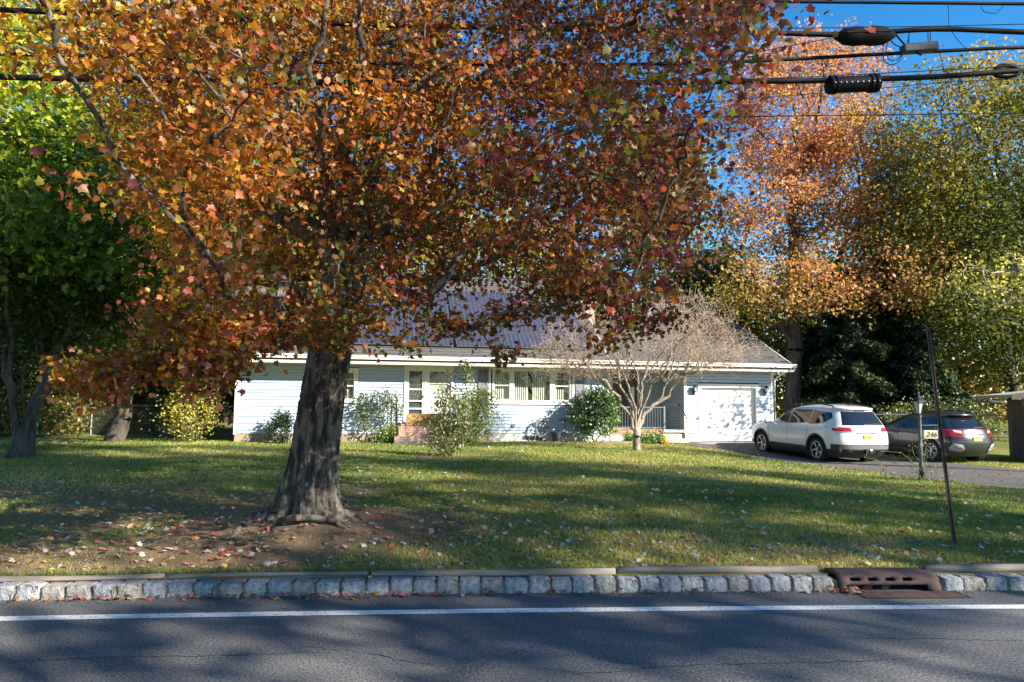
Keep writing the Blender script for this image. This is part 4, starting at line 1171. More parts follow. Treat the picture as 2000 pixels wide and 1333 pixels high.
def branch_mesh(name, pos, par, rad, mat, parent, n=6, S=4, wob=.05, g=rng, origin=(0, 0, 0), skip=0):
    e = np.array([i for i in range(len(par)) if par[i] >= 0 and i >= skip])
    a, b = pos[par[e]], pos[e]; L = np.linalg.norm(b - a, axis=1)[:, None]
    pp = par[par[e]]
    d0 = np.where((pp >= 0)[:, None], pos[par[e]] - pos[np.maximum(pp, 0)], b - a)
    d0 = d0 / (np.linalg.norm(d0, axis=1)[:, None] + 1e-9)
    dab = (b - a) / (L + 1e-9)
    m0 = (d0 * .5 + dab * .8) * L; m1 = dab * L + g.normal(size=a.shape) * L * .15
    t = np.linspace(0, 1, S + 1)[None, :, None]
    h00, h10, h01, h11 = 2 * t ** 3 - 3 * t ** 2 + 1, t ** 3 - 2 * t ** 2 + t, -2 * t ** 3 + 3 * t ** 2, t ** 3 - t ** 2
    C = h00 * a[:, None] + h10 * m0[:, None] + h01 * b[:, None] + h11 * m1[:, None]
    C[:, 1:-1] += g.normal(size=C[:, 1:-1].shape) * (wob * L)[:, None]
    r1 = rad[e]; r0 = np.minimum(rad[par[e]], r1 * 1.25 + .002)
    order = np.argsort(rad[e]); main = np.full(len(par), -1); main[par[e][order]] = order       # the thickest child carries on the taper
    mk = main[par[e]] == np.arange(len(e)); r0 = np.where(mk, np.minimum(rad[par[e]], r1 * 2.6), r0)
    rr = r0[:, None] * (1 - t[..., 0]) + r1[:, None] * t[..., 0]
    T = np.gradient(C, axis=1); T /= np.linalg.norm(T, axis=2)[..., None] + 1e-9
    ref = np.where(np.abs(dab[:, None, 2:3]) < .75, np.array([0, 0, 1.0]), np.array([1.0, 0.2, 0]))
    U = np.cross(T, ref); U /= np.linalg.norm(U, axis=2)[..., None] + 1e-9
    Vv = np.cross(T, U)
    an = np.arange(n) * 2 * math.pi / n
    W = C[:, :, None] + rr[:, :, None, None] * (np.cos(an)[:, None] * U[:, :, None] + np.sin(an)[:, None] * Vv[:, :, None])
    W = W.reshape(-1, 3) - np.array(origin)
    i, s, j = np.meshgrid(np.arange(len(e)), np.arange(S), np.arange(n), indexing='ij')
    base = i * (S + 1) * n
    Fc = np.stack([base + s * n + j, base + s * n + (j + 1) % n, base + (s + 1) * n + (j + 1) % n, base + (s + 1) * n + j], -1).reshape(-1, 4)
    return np_mesh(name, W, Fc, mat, parent, None, True)

def ell(c, r, n, g, shell=.35):
    d = g.normal(size=(n, 3)); d /= np.linalg.norm(d, axis=1)[:, None]
    return np.array(c) + d * (g.uniform(shell ** 3, 1, n) ** (1 / 3))[:, None] * np.array(r)

def trunk_seed(base, top, k, lean=.15, g=rng):
    b, t = np.array(base, float), np.array(top, float); out = []
    for i in range(k + 1):
        p = b + (t - b) * i / k + (g.normal(size=3) * np.array([lean, lean, 0]) * (0 < i < k))
        out.append((p, i - 1))
    return out

def tree(label, base, top, rt, lobes, ncl, per, lsize, cols, shape='quad', spread=.5, seed=1, bf=.35, bark=None, group=None, cat='tree', name='tree', mat=None, r0=.012, flat=.6, up=.7, n_leaf_scale=1, extra_seed=None, keep=None, droop=.4):
    g = np.random.default_rng(seed)
    root = empty(name, tuple(base), 0, label, cat, group)
    wsum = sum(l[2] for l in lobes)
    att = np.concatenate([ell(c, r, int(ncl * w_ / wsum), g) for c, r, w_ in lobes])
    if keep is not None: att = att[keep(att)]
    sd = trunk_seed(base, top, 6, .12, g)
    if extra_seed: sd = sd + extra_seed(sd)
    pos, par = grow(sd, att, bf)
    rad = radii(par, rt, r0)
    rad[0] *= 1.25
    branch_mesh('trunk', pos, par, rad, bark or m_bark2, root, 7, 4, .03, g, base)
    C = np.repeat(att, per, 0); C = C + g.normal(size=C.shape) * spread * np.array([1, 1, flat])
    if keep is not None: C = C[keep(C)]
    leaves('crown', C, lsize, cols(C, g), shape, mat or m_leaf2, root, up, droop, 'stuff', base, g)
    return root

# --- the big maple by the kerb
bz = gz(*TREE) - .02
MBASE = np.array([TREE[0] - .05, TREE[1], bz])
maple = empty('maple_tree', tuple(MBASE), 0, 'big red and orange maple with thick furrowed trunk beside the kerb', 'tree')
g = np.random.default_rng(21)
# trunk with flared root buttresses and furrowed bark
NA, NZ = 300, 300
ang = np.linspace(0, 2 * math.pi, NA, endpoint=False)
zz = np.concatenate([np.linspace(-.12, .7, 75)[:-1], np.linspace(.7, 3.1, NZ - 74)])
A_, Z_ = np.meshgrid(ang, zz, indexing='xy')
r = .238 - .010 * Z_ + .085 * np.exp(-np.maximum(Z_, -.1) / .5) + .05 * sstep(2.2, 3.1, Z_)
lob = .55 + .45 * np.cos(5 * A_ + .8 + .5 * np.sin(A_)) + .25 * np.cos(3 * A_ + 2)
r = r + .25 * np.exp(-np.maximum(Z_ + .12, 0) / .16) * np.clip(lob, 0, 2) + .045 * np.exp(-Z_ / .5) * np.cos(5 * A_ + .8)
r = r * (1 + .035 * np.sin(2 * A_ + Z_ * .8) + .025 * np.sin(3 * A_ - 1.3 * Z_))
Q3 = np.stack([np.cos(A_) * 3.2, np.sin(A_) * 3.2, Z_ * 1.1], -1).reshape(-1, 3)
rid = 1 - np.abs(2 * fnoise(Q3, 91, 3.4) - 1); rid2 = 1 - np.abs(2 * fnoise(Q3 * np.array([1, 1, 2.4]), 92, 7.5) - 1)
fur = (.65 * rid ** 3 + .35 * rid2 ** 2).reshape(r.shape)
r = r + .042 * (fur - .4) + g.normal(size=r.shape) * .003
lean = np.stack([.075 * Z_ + .018 * Z_ ** 2, .02 * Z_], -1)
V = np.stack([r * np.cos(A_) + lean[..., 0], r * np.sin(A_) + lean[..., 1], Z_], -1)
i, j = np.meshgrid(np.arange(len(zz) - 1), np.arange(NA), indexing='ij')
Fc = np.stack([i * NA + j, i * NA + (j + 1) % NA, (i + 1) * NA + (j + 1) % NA, (i + 1) * NA + j], -1).reshape(-1, 4)
np_mesh('trunk', V.reshape(-1, 3), Fc, m_bark, maple, None, True)
# surface roots
rt_ = MB()
for a0, L, rr in ((-2.1, .55, .06), (-2.6, .7, .07), (-.75, .6, .06), (-.35, .55, .065), (2.9, .7, .065), (-1.45, .4, .05)):
    pts, rs = [], []
    for t in np.linspace(0, 1, 10):
        d = .24 + L * t; aa = a0 + .35 * math.sin(t * 4 + a0)
        x, y = d * math.cos(aa), d * math.sin(aa)
        pts.append((x, y, gz(TREE[0] + x, TREE[1] + y) - bz + .05 * (1 - t) - .055 * t)); rs.append(rr * (1.25 - .75 * t))
    rt_.tube(pts, rs, 9)
pts = [(-.30, -.46), (-.15, -.54), (.02, -.54), (.2, -.47), (.42, -.45), (.62, -.55)]
rt_.tube([(x, y, gz(TREE[0] + x, TREE[1] + y) - bz + h) for (x, y), h in zip(pts, (.0, .06, .09, .075, .045, -.02))], [.03, .036, .038, .036, .03, .02], 8)
rt_.build('root', m_bark, maple, smooth=True)

# crown: limbs reach through a real volume round the trunk
def crown_ok(P):
    q, dep = proj(P)
    x, y = q[:, 0], q[:, 1]
    xs_ = [-900, -300, 0, 90, 180, 250, 330, 430, 520, 600, 690, 760, 860, 960, 1060, 1130, 1200, 1290, 1340, 1385, 1430, 1470, 1520]
    lowy = [-250, 40, 130, 140, 200, 330, 560, 660, 690, 700, 690, 655, 660, 690, 660, 640, 600, 590, 500, 340, 200, 60, -60]
    low = np.interp(x, xs_, lowy) - 25
    lowd = np.interp(x, [0, 180, 330, 430, 520, 600, 690, 760, 960, 1060, 1200, 1290, 1340], [110, 190, 540, 630, 680, 680, 620, 580, 555, 555, 555, 585, 560])
    low = np.where(fnoise(P, 71, 1.7) > .70, low, np.minimum(low, lowd - 15))
    R_ = np.hypot(P[:, 0] - TREE[0], P[:, 1] - TREE[1])
    zt = P[:, 2]
    Rm = 6.6 * np.sqrt(np.clip(1 - ((zt - 5.6) / 7.2) ** 2, 0, 1))
    return (dep < .5) | ((y < low) & (R_ < Rm) & (zt > 1.9) & (np.hypot(P[:, 0], P[:, 1]) > 4.3)) & (dep > .5)
cand = np.stack([g.uniform(-9.2, 4.6, 30000), g.uniform(1.6, 14.5, 30000), g.uniform(1.9, 12.4, 30000)], -1)
cand = cand[crown_ok(cand)]
cand = cand[np.hypot(cand[:, 0] - TREE[0], cand[:, 1] - TREE[1]) < 6.6]
dens = fnoise(cand, 5, .9)
q_, _d = proj(cand)
vis = (q_[:, 1] > -80) & (q_[:, 0] > -80) & (q_[:, 0] < 1560)
gap = sstep(950, 1400, q_[:, 0]) * .21 + sstep(330, 60, q_[:, 0]) * .26
keepc = dens > .26 + gap
front = cand[vis & keepc][:1180]; hid = cand[~vis & keepc][:330]
# low branches that reach out towards the viewer and to the left
low = []
for p0, p1, n_ in (((-2.5, 6.9, 2.3), (-4.0, 6.5, 1.80), 24), ((-2.3, 6.7, 2.2), (-1.1, 6.6, 2.2), 8), ((-1.2, 6.8, 2.7), (.5, 7.2, 2.2), 9), ((-2.9, 6.5, 2.5), (-2.45, 6.1, 1.95), 16), ((.4, 7.2, 2.9), (1.5, 7.6, 2.5), 12)):
    t = np.linspace(0, 1, n_)[:, None]
    low.append(np.array(p0) * (1 - t) + np.array(p1) * t + g.normal(size=(n_, 3)) * np.array([.14, .18, .09]))
low = np.concatenate(low)
att = np.concatenate([front, hid, low])
top_ = MBASE + np.array([.36, .06, 2.95])
sd = [(MBASE + np.array([.0, 0, 1.2]), -1), (MBASE + np.array([.17, .04, 2.0]), 0), (top_, 1)]
limbs = [((-2.0, -1.2, 5.0), (-3.6, -1.6, 6.6)), ((-.6, .3, 5.5), (-.9, .6, 8.5)), ((1.2, -.9, 4.6), (2.9, -1.5, 5.9)), ((1.5, 1.3, 5.0), (2.6, 2.2, 7.4)), ((.5, -1.8, 4.7), (.9, -2.7, 6.6)), ((-1.6, 1.6, 4.6), (-2.9, 2.6, 6.4)), ((.9, .0, 5.6), (1.2, .2, 9.0))]
for p, q in limbs:
    k0 = len(sd)
    sd.append((MBASE + np.array(p) * .55 + np.array([.15, 0, 1.3]) * .45 + np.array([0, 0, .5]), 2)); sd.append((MBASE + np.array(p), k0)); sd.append((MBASE + np.array(q), k0 + 1))
for p, q in (((-.6, -.5, 2.35), (-1.5, -1.3, 2.2)), ((.6, -.8, 2.45), (1.4, -1.2, 2.3)), ((.0, -1.0, 2.5), (.1, -1.5, 2.3))):
    k0 = len(sd); sd.append((MBASE + np.array(p), 1)); sd.append((MBASE + np.array(q), k0))
pos, par = grow(sd, att, .25)
rad = radii(par, .30, .0055, 2.2)
rad[0] = rad[1] = .12; rad[2] = .26
branch_mesh('limbs', pos, par, rad, m_bark, maple, 7, 4, .035, g, MBASE, 2)
GOLD, ORG, RUST, RED, PINK, MAR, OLV, GRN, BRN = [lin(c) for c in ((.62, .37, .02), (.52, .18, .014), (.30, .08, .012), (.33, .045, .03), (.56, .15, .10), (.13, .03, .03), (.19, .15, .016), (.09, .15, .018), (.19, .08, .018))]
def maple_cols(C, g):
    q, dep = proj(C); n = len(C)
    xr_ = (C[:, 0] - TREE[0]) / 5.0; zr_ = (C[:, 2] - 2) / 6.0
    nz = fnoise(C, 31, .9) - .5; nz2 = fnoise(C, 37, 1.6) - .5
    out = np.zeros((n, 3)); cn = fnoise(C, 33, 3.2); cn = np.argsort(np.argsort(cn)) / n; rnd = np.where(g.random(n) < .55, np.clip(cn + g.normal(0, .06, n), 0, .999), g.random(n))
    wts = np.stack([np.clip(-xr_ * 1.7 + .1 + zr_ * .5 + nz * 1.6, .03, 2.6),            # gold
                    np.clip(.65 - abs(xr_ + .2) * .35 + nz2, .08, 2),                      # orange
                    np.full(n, .5), np.clip(.06 + xr_ * .35 - zr_ * .2 - nz * .7, .015, 2),    # rust, red
                    np.clip(.03 + (.5 - zr_ * 2.2) * (xr_ < .05) * (zr_ < .2), .012, 2),                   # pink
                    np.clip(xr_ * 2.4 - .35 + nz * .6, .0, 2.2),                            # maroon
                    np.clip(.58 - zr_ * .3 - abs(xr_ - .15) * .3 - nz2, .04, 2),           # olive
                    np.clip(.25 - zr_ * .35 - abs(xr_ - .1) * .35 - nz, .01, 2), np.full(n, .55)], -1)
    wts = wts ** 1.3; cw = np.cumsum(wts, 1); cw /= cw[:, -1:]
    idx = (rnd[:, None] > cw).sum(1)
    out = np.array([GOLD, ORG, RUST, RED, PINK, MAR, OLV, GRN, BRN])[idx]
    mixc = np.array([GOLD, ORG, RUST, RED, PINK, MAR, OLV, GRN, BRN])[g.integers(0, 9, n)]
    k = g.uniform(0, .3, n)[:, None]
    return np.clip((out * (1 - k) + mixc * k) * g.uniform(.46, 1.02, n)[:, None], .005, .85)
per = 112
C1 = np.repeat(np.concatenate([front, low]), per, 0); C1 = C1 + g.normal(size=C1.shape) * np.array([.215, .23, .115]) * np.where(np.arange(len(C1)) < len(front) * per, 1, .62)[:, None]
qq, dd = proj(C1)
C1 = C1[(np.hypot(C1[:, 0], C1[:, 1]) > 3.7)]
# leave the trunk itself in view below the limbs
qq, dd = proj(C1)
C1 = C1[~((C1[:, 2] < 2.0) & (qq[:, 0] > 575) & (qq[:, 0] < 760) & (qq[:, 1] > 725))]
cc = maple_cols(C1, g)
qq, dd = proj(C1)
infr = (qq[:, 0] > 5) & (qq[:, 0] < 1990) & (qq[:, 1] > 5) & (dd > 1)
rank = np.where(infr, dd - .6 * fnoise(C1, 8, 2.0) - .004 * (qq[:, 1] - 300), 99)
big = np.argsort(rank)[:300]; rest = np.ones(len(C1), bool); rest[big] = False
nearl = rest & (dd < 7.0); farl = rest & (dd >= 7.0)
leaves('crown', C1[nearl], .059, cc[nearl], 'maple', m_leaf, maple, .55, .55, 'stuff', MBASE, g)
leaves('crown', C1[farl], .060, cc[farl], 'mid', m_leaf, maple, .55, .55, 'stuff', MBASE, g)
C2 = np.repeat(hid, 44, 0); C2 = C2 + g.normal(size=C2.shape) * np.array([.36, .36, .24])
q2, d2 = proj(C2)
C2 = C2[(np.hypot(C2[:, 0], C2[:, 1]) > 3.4) & ((q2[:, 1] < -25) | (d2 < .3) | (q2[:, 0] < -20))]
leaves('upper_crown', C2, .125, maple_cols(C2, g), 'quad', m_leaf, maple, .55, .5, 'stuff', MBASE, g)
# the three hundred leaves that show largest, one object each
V, Fc = leaf_shape('maple')
lmesh = []
for c_ in (GOLD, ORG, RUST, RED, PINK, MAR, OLV, BRN, ORG * .8 + GOLD * .2, PINK * .7 + RED * .3):
    me = bpy.data.meshes.new('leaf'); me.from_pydata([tuple(p) for p in V], [], [tuple(int(x) for x in f_) for f_ in Fc])
    at = me.attributes.new('col', 'FLOAT_COLOR', 'POINT'); cv = np.ones((len(V), 4), np.float32); cv[:, :3] = c_; at.data.foreach_set('color', cv.ravel())
    me.materials.append(m_leaf); lmesh.append((np.array(c_), me))
Xa, D, N = leaf_frames(300, .55, .55, g)
for k_, i_ in enumerate(big):
    me = min(lmesh, key=lambda t: np.abs(t[0] - cc[i_]).sum())[1]
    o = bpy.data.objects.new('leaf', me); col.objects.link(o); o.parent = maple
    s_ = .066 * g.uniform(.75, 1.2); p_ = C1[i_] - MBASE
    o.matrix_local = Matrix([[Xa[k_][r_] * s_, D[k_][r_] * s_, N[k_][r_] * s_, p_[r_]] for r_ in range(3)] + [[0, 0, 0, 1]])

# --- colour functions for the other trees
def ramp_cols(stops, freq=.5, seed=3, jit=.22, by=None):
    def f(C, g):
        v = fnoise(C, seed, freq)
        if by is not None: v = .55 * v + .45 * by(C)
        v = np.clip((v - .5) * 1.5 + .5 + g.normal(size=len(C)) * jit, 0, 1)
        return palette(v, stops) * g.uniform(.7, 1.3, len(C))[:, None]
    return f
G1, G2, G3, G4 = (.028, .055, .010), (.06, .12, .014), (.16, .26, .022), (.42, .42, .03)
green_c = ramp_cols([(0, G1), (.35, G2), (.65, G3), (.9, G4), (1, (.45, .42, .04))], .5, 4, .2, lambda C: np.clip((C[:, 2] - 3) / 5.5, 0, 1))  # lime tops and dark lower leaves: light and shade put into the colour
orange_c = ramp_cols([(0, (.22, .20, .03)), (.25, (.36, .26, .055)), (.55, (.48, .26, .09)), (.8, (.50, .22, .12)), (1, (.44, .15, .12))], .35, 9, .16, lambda C: np.clip((C[:, 2] - 4) / 15, 0, 1))
olive_c = ramp_cols([(0, (.07, .085, .015)), (.4, (.14, .145, .025)), (.75, (.27, .23, .035)), (1, (.40, .24, .04))], .5, 12, .2)
yellow_c = ramp_cols([(0, (.20, .22, .03)), (.5, (.42, .38, .06)), (1, (.52, .43, .10))], .6, 14, .2)
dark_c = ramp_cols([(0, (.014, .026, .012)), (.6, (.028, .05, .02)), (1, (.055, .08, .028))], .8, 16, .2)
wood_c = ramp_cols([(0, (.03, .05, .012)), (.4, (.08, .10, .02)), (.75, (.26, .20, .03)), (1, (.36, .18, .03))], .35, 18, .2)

def P(px, py, Y): return at_y(px, py, Y)
def gbase(px, Y):
    d = ray(px, 800); x = d[0] / d[1] * Y
    return np.array([x, Y, gz(x, Y) - .05])

# green maple on the left, its trunk far back, foliage reaching forward
b = gbase(228, 23.6)
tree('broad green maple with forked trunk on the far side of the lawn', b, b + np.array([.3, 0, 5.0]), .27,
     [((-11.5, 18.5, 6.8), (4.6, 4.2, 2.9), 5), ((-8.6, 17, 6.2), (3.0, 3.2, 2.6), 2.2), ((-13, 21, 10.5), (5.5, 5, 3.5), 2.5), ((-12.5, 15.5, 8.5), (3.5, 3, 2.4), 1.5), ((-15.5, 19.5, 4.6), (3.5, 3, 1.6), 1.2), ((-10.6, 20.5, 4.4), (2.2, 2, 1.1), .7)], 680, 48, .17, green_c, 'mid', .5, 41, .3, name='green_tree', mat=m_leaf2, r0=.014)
b = gbase(42, 16.8)
def multi(sd):
    out = []; k0 = len(sd)
    for dx, dy, h in ((-.9, .2, 3.6), (-.3, -.4, 4.2), (1.0, .1, 3.4), (.6, .6, 4.4)):
        i0 = len(sd) + len(out)
        out += [(sd[0][0] + np.array([dx * .2, dy * .2, .9]), 0), (sd[0][0] + np.array([dx * .6, dy * .6, h * .55]), i0), (sd[0][0] + np.array([dx, dy, h]), i0 + 1)]
    return out
tree('dark multi stemmed tree leaning apart at the shaded lawn edge', b, b + np.array([.1, 0, 3.0]), .26,
     [((b[0] - .6, b[1] + .5, 4.6), (2.6, 2.4, 1.9), 1), ((b[0] + 1, b[1] + 1, 3.6), (1.8, 1.6, 1.1), .5)], 190, 46, .13, ramp_cols([(0, G1), (.6, (.04, .06, .012)), (1, (.14, .15, .02))], .6, 6), 'quad', .42, 43, .3, name='multi_stem_tree', mat=m_leaf2, extra_seed=multi)
# orange tree behind the garage
b = gbase(1548, 31)
tree('tall orange and pink maple rising behind the garage', b, b + np.array([.3, .2, 11.5]), .34,
     [((b[0] + 1.0, 31, 15.0), (3.6, 3.4, 3.6), 3.2), ((b[0] + 2.8, 31, 11.5), (3.4, 3.0, 2.6), 2.2), ((b[0] - 1.2, 30.4, 10.3), (2.4, 2.6, 2.6), 1.3), ((b[0] - .8, 29.5, 6.6), (3.4, 2.2, 1.3), 1.0), ((b[0] + 3.4, 29.6, 7.4), (2.8, 2.4, 1.6), 1.1)], 480, 80, .165, orange_c, 'quad', .42, 51, .45, name='orange_tree', bark=m_bark2, flat=.7, r0=.014)
# olive and gold tree on the right
b = np.array([22.2, 28.6, .3])
tree('olive and gold tree leaning in behind the lamp post', b, b + np.array([-1.2, .3, 10.0]), .36,
     [((20.0, 29.0, 12.2), (5.2, 3.2, 4.6), 3), ((17.6, 29.2, 9.2), (3.2, 2.4, 2.8), 1.4), ((21, 29, 6.8), (3.6, 2.6, 2.0), .9), ((16.2, 24.4, 5.3), (1.7, 1.3, 1.0), .14)], 620, 66, .16, olive_c, 'quad', .5, 53, .35, name='olive_tree', flat=.7)
b = np.array([23.0, 32.5, .3])
tree('yellow green tree filling the gap above the fence', b, b + np.array([-.6, 0, 7.0]), .28,
     [((22.0, 33, 9.0), (5.2, 3.2, 5.0), 2), ((19.5, 31.5, 4.4), (4.2, 2.6, 2.4), 1)], 300, 52, .19, ramp_cols([(0, (.05, .08, .012)), (.55, (.06, .085, .018)), (1, (.14, .14, .028))], .5, 61), 'quad', .52, 55, .35, name='yellow_green_tree')
# sparse pale branches entering from the right
b = np.array([16.6, 17.5, .1])
tree('nearly bare tree with pale crooked twigs reaching over the shed', b, b + np.array([-.4, .2, 3.6]), .16,
     [((13.2, 17.5, 4.9), (2.4, 1.6, .8), 2), ((14.6, 17.6, 5.6), (1.6, 1.5, 1.2), 1)], 260, 7, .10, yellow_c, 'quad', .22, 57, .3, name='bare_tree', bark=m_bark3, r0=.007)
# evergreens
def evergreen(label, b, H, Rr, seed):
    g = np.random.default_rng(seed)
    root = empty('evergreen_tree', tuple(b), 0, label, 'tree', 'dark evergreens behind the cars')
    MB().tube([(0, 0, 0), (0, 0, H * .5), (0, 0, H)], [.2, .12, .02], 8).build('trunk', m_bark2, root, smooth=True)
    Cs = []; br = MB()
    nb = int(H * 15)
    for i_ in range(nb):
        t = (i_ + g.random()) / nb; h = .4 + (H - .6) * t; L = Rr * (1 - t) ** .8 * g.uniform(.7, 1.1) + .15; a = g.uniform(0, 6.28)
        sg = np.linspace(.12, 1, int(10 + L * 12)); droop_ = .10 * L * sg ** 2 * 2 + .05
        c_ = np.stack([np.cos(a) * L * sg, np.sin(a) * L * sg, h - droop_ + .1 * sg * L], -1)
        br.tube([c_[0], c_[len(c_) // 2], c_[-1]], [.02, .014, .005], 4, caps=False)
        c_ = np.repeat(c_, 11, 0); c_ = c_ + g.normal(size=c_.shape) * np.array([.15, .15, .10]) * (.5 + .5 * np.repeat(1 - .4 * sg, 11)[:, None]); Cs.append(c_)
    br.build('branches', m_bark2, root, kind='stuff')
    C = np.concatenate(Cs)
    V = np.array([(0, 0, 0), (.16, .5, 0), (0, 1, 0), (-.16, .5, 0)]); n = len(C)
    leaves('crown', C + np.array(b), .19, dark_c(C, g), 'quad', m_needle, root, .25, 1.1, 'stuff', b, g)
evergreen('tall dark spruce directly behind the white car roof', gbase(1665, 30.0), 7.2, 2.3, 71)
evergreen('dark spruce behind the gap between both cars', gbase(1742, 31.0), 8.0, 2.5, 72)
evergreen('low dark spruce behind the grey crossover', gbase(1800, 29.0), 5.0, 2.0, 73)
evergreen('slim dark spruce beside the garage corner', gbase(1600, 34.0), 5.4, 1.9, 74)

# trees behind the house and the wood on the left
def back(label, px, Y, H, R_, cols, seed, z0=.32, tr=.25, ncl=170, per=48, ls=.30):
    b = gbase(px, Y)
    tree(label, b, b + np.array([0, 0, H * .62]), tr, [((b[0], Y, H * (1 + z0) / 2), (R_, R_, H * (1 - z0) / 2), 1)], ncl, per, ls, cols, 'quad', .62, seed, .4, name='background_tree', group='trees behind the house', r0=.02)
back('pale yellow tree top rising behind the chimney against the sky', 1262, 46, 21, 3.4, yellow_c, 81, .55)
back('slender half bare yellowing tree left of the tall orange maple', 1345, 42, 18, 2.4, ramp_cols([(0, (.14, .16, .03)), (1, (.36, .34, .07))], .5, 82), 82, .35, .22, 70, 26)
back('olive tree rounding up behind the garage roof ridge', 1385, 38, 10.5, 2.8, ramp_cols([(0, (.06, .08, .014)), (.6, (.18, .15, .02)), (1, (.42, .22, .03))], .5, 83), 83, .25)
back('golden tree behind the middle of the solar roof', 960, 44, 16, 4.5, yellow_c, 84, .3)
back('orange tree behind the roof ridge near the maple limb', 790, 46, 17, 4.5, orange_c, 85, .3)
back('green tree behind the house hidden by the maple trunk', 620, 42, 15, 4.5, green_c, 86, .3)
back('olive tree behind the chimney and the ridge', 1120, 40, 10, 3.0, olive_c, 87, .3)
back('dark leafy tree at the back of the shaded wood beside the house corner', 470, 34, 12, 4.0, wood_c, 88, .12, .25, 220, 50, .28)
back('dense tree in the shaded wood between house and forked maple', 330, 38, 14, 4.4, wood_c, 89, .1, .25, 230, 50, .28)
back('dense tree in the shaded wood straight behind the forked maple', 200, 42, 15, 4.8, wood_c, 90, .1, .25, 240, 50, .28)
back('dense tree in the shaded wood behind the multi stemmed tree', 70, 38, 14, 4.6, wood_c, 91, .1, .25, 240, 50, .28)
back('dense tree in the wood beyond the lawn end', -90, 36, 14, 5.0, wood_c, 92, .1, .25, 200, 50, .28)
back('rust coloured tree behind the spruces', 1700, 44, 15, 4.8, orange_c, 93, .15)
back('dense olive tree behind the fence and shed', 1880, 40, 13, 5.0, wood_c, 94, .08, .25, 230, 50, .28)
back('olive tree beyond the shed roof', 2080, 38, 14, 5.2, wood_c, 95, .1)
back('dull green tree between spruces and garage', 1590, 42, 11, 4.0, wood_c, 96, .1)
for lab_, px_, Y_, H_, R_ in (('dark undergrowth tree low in the shade left of the forked maple', 120, 29, 6.5, 3.2), ('dark undergrowth tree low in the shade right of the forked maple', 290, 30.5, 6.5, 2.8), ('dark undergrowth tree at the very edge of the wood', 10, 27, 7, 3.2), ('dark undergrowth tree between the wood and the house corner', 395, 33, 7.5, 2.6)):
    b = gbase(px_, Y_)
    tree(lab_, b, b + np.array([0, 0, H_ * .5]), .12, [((b[0], Y_, .5 + H_ * .5), (R_, R_ * .8, H_ * .5), 1)], 170, 46, .19, ramp_cols([(0, G1), (.6, (.045, .065, .014)), (1, (.15, .14, .025))], .5, 7), 'quad', .5, int(px_) + 400, .4, name='undergrowth_tree', group='undergrowth trees at the wood edge', r0=.012)
# far woodland as one mass
fw = np.concatenate([np.stack([g.uniform(-75, 75, 15000), g.uniform(56, 66, 15000), np.abs(g.normal(0, 4.2, 15000)) + .2], -1)])
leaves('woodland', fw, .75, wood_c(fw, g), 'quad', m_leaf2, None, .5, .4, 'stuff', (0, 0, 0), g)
# street trees across the road that shade the road and the lawn
shade_c = ramp_cols([(0, (.05, .08, .015)), (.6, (.20, .18, .03)), (1, (.42, .22, .03))], .5, 99)
for k_, (x, y, H, R_, z0) in enumerate(((11.0, -6.5, 13, 3.2, .35), (18, -6.0, 16, 3.4, .3), (25, -6.0, 20, 3.8, .3), (32.5, -6.5, 31, 4.8, .3), (39, -6.0, 28, 4.6, .3))):
    b = np.array([x, y, .1])
    tree(['low tree across the road opposite the maple', 'tree across the road opposite the front door', 'tall tree across the road opposite the drain', 'tallest tree across the road opposite the driveway', 'tall tree across the road past the driveway'][k_],
         b, b + np.array([0, 0, H * .55]), .28, [((x, y, H * (1 + z0) / 2), (R_, R_ * .9, H * (1 - z0) / 2), 1)], [18, 17, 46, 100, 78][k_], 95, .28, shade_c, 'quad', .5, 120 + k_, .4, name='street_tree', group='street trees across the road', r0=.02)

# --- the leafless ornamental tree in front of the porch
b = np.array([3.75, 21.5, gz(3.75, 21.5) - .03])
g = np.random.default_rng(61)
dog = empty('ornamental_tree', tuple(b), 0, 'nearly leafless ornamental tree with fine pinkish twigs in front of the porch', 'tree')
sd = [(b, -1), (b + np.array([-.02, 0, .45]), 0)]
stems = [((-.16, 0, 1.0), (-.75, -.1, 1.75), (-1.5, -.2, 2.5), (-2.2, -.2, 3.1)), ((.05, 0, 1.15), (.03, .1, 2.0), (-.2, .2, 3.0), (-.25, .3, 4.0)), ((.16, .05, .95), (.75, .1, 1.5), (1.35, .1, 2.3), (2.3, .2, 3.1)), ((.05, .1, 1.3), (.3, .3, 2.3), (.8, .5, 3.3), (1.4, .5, 4.1)), ((-.1, .1, 1.2), (-.5, .5, 2.2), (-.9, .7, 3.3), (-1.2, .8, 4.0)), ((.1, -.1, 1.2), (.5, -.5, 2.2), (1.0, -.8, 3.0), (1.6, -1.0, 3.6)), ((-.1, -.1, 1.2), (-.5, -.6, 2.2), (-.8, -.9, 2.9), (-1.2, -1.2, 3.5))]
for st_ in stems:
    k0 = 1
    for p_ in st_:
        sd.append((b + np.array(p_) + g.normal(size=3) * .05, k0)); k0 = len(sd) - 1
cand = np.concatenate([ell(b + np.array([.1, 0, 3.2]), (3.0, 1.9, 1.35), 1050, g, .5), ell(b + np.array([.7, 0, 4.0]), (2.2, 1.6, .9), 420, g, .4), ell(b + np.array([2.4, 0, 3.0]), (1.3, 1.0, .7), 260, g, .3), ell(b + np.array([-2.2, 0, 2.7]), (1.1, 1.0, .7), 260, g, .3)])
cand = cand[(cand[:, 2] > b[2] + 1.75 + .25 * np.abs(cand[:, 0] - b[0] - .1) * 0) & (cand[:, 2] > b[2] + 2.3 - .28 * np.hypot(cand[:, 0] - b[0], cand[:, 1] - b[1]))]
pos, par = grow(sd, cand, .45)
rad = radii(par, .105, .0042, 2.2)
rad[0] *= 1.1
branch_mesh('trunk', pos, par, rad, m_bark3, dog, 6, 4, .05, g, b)
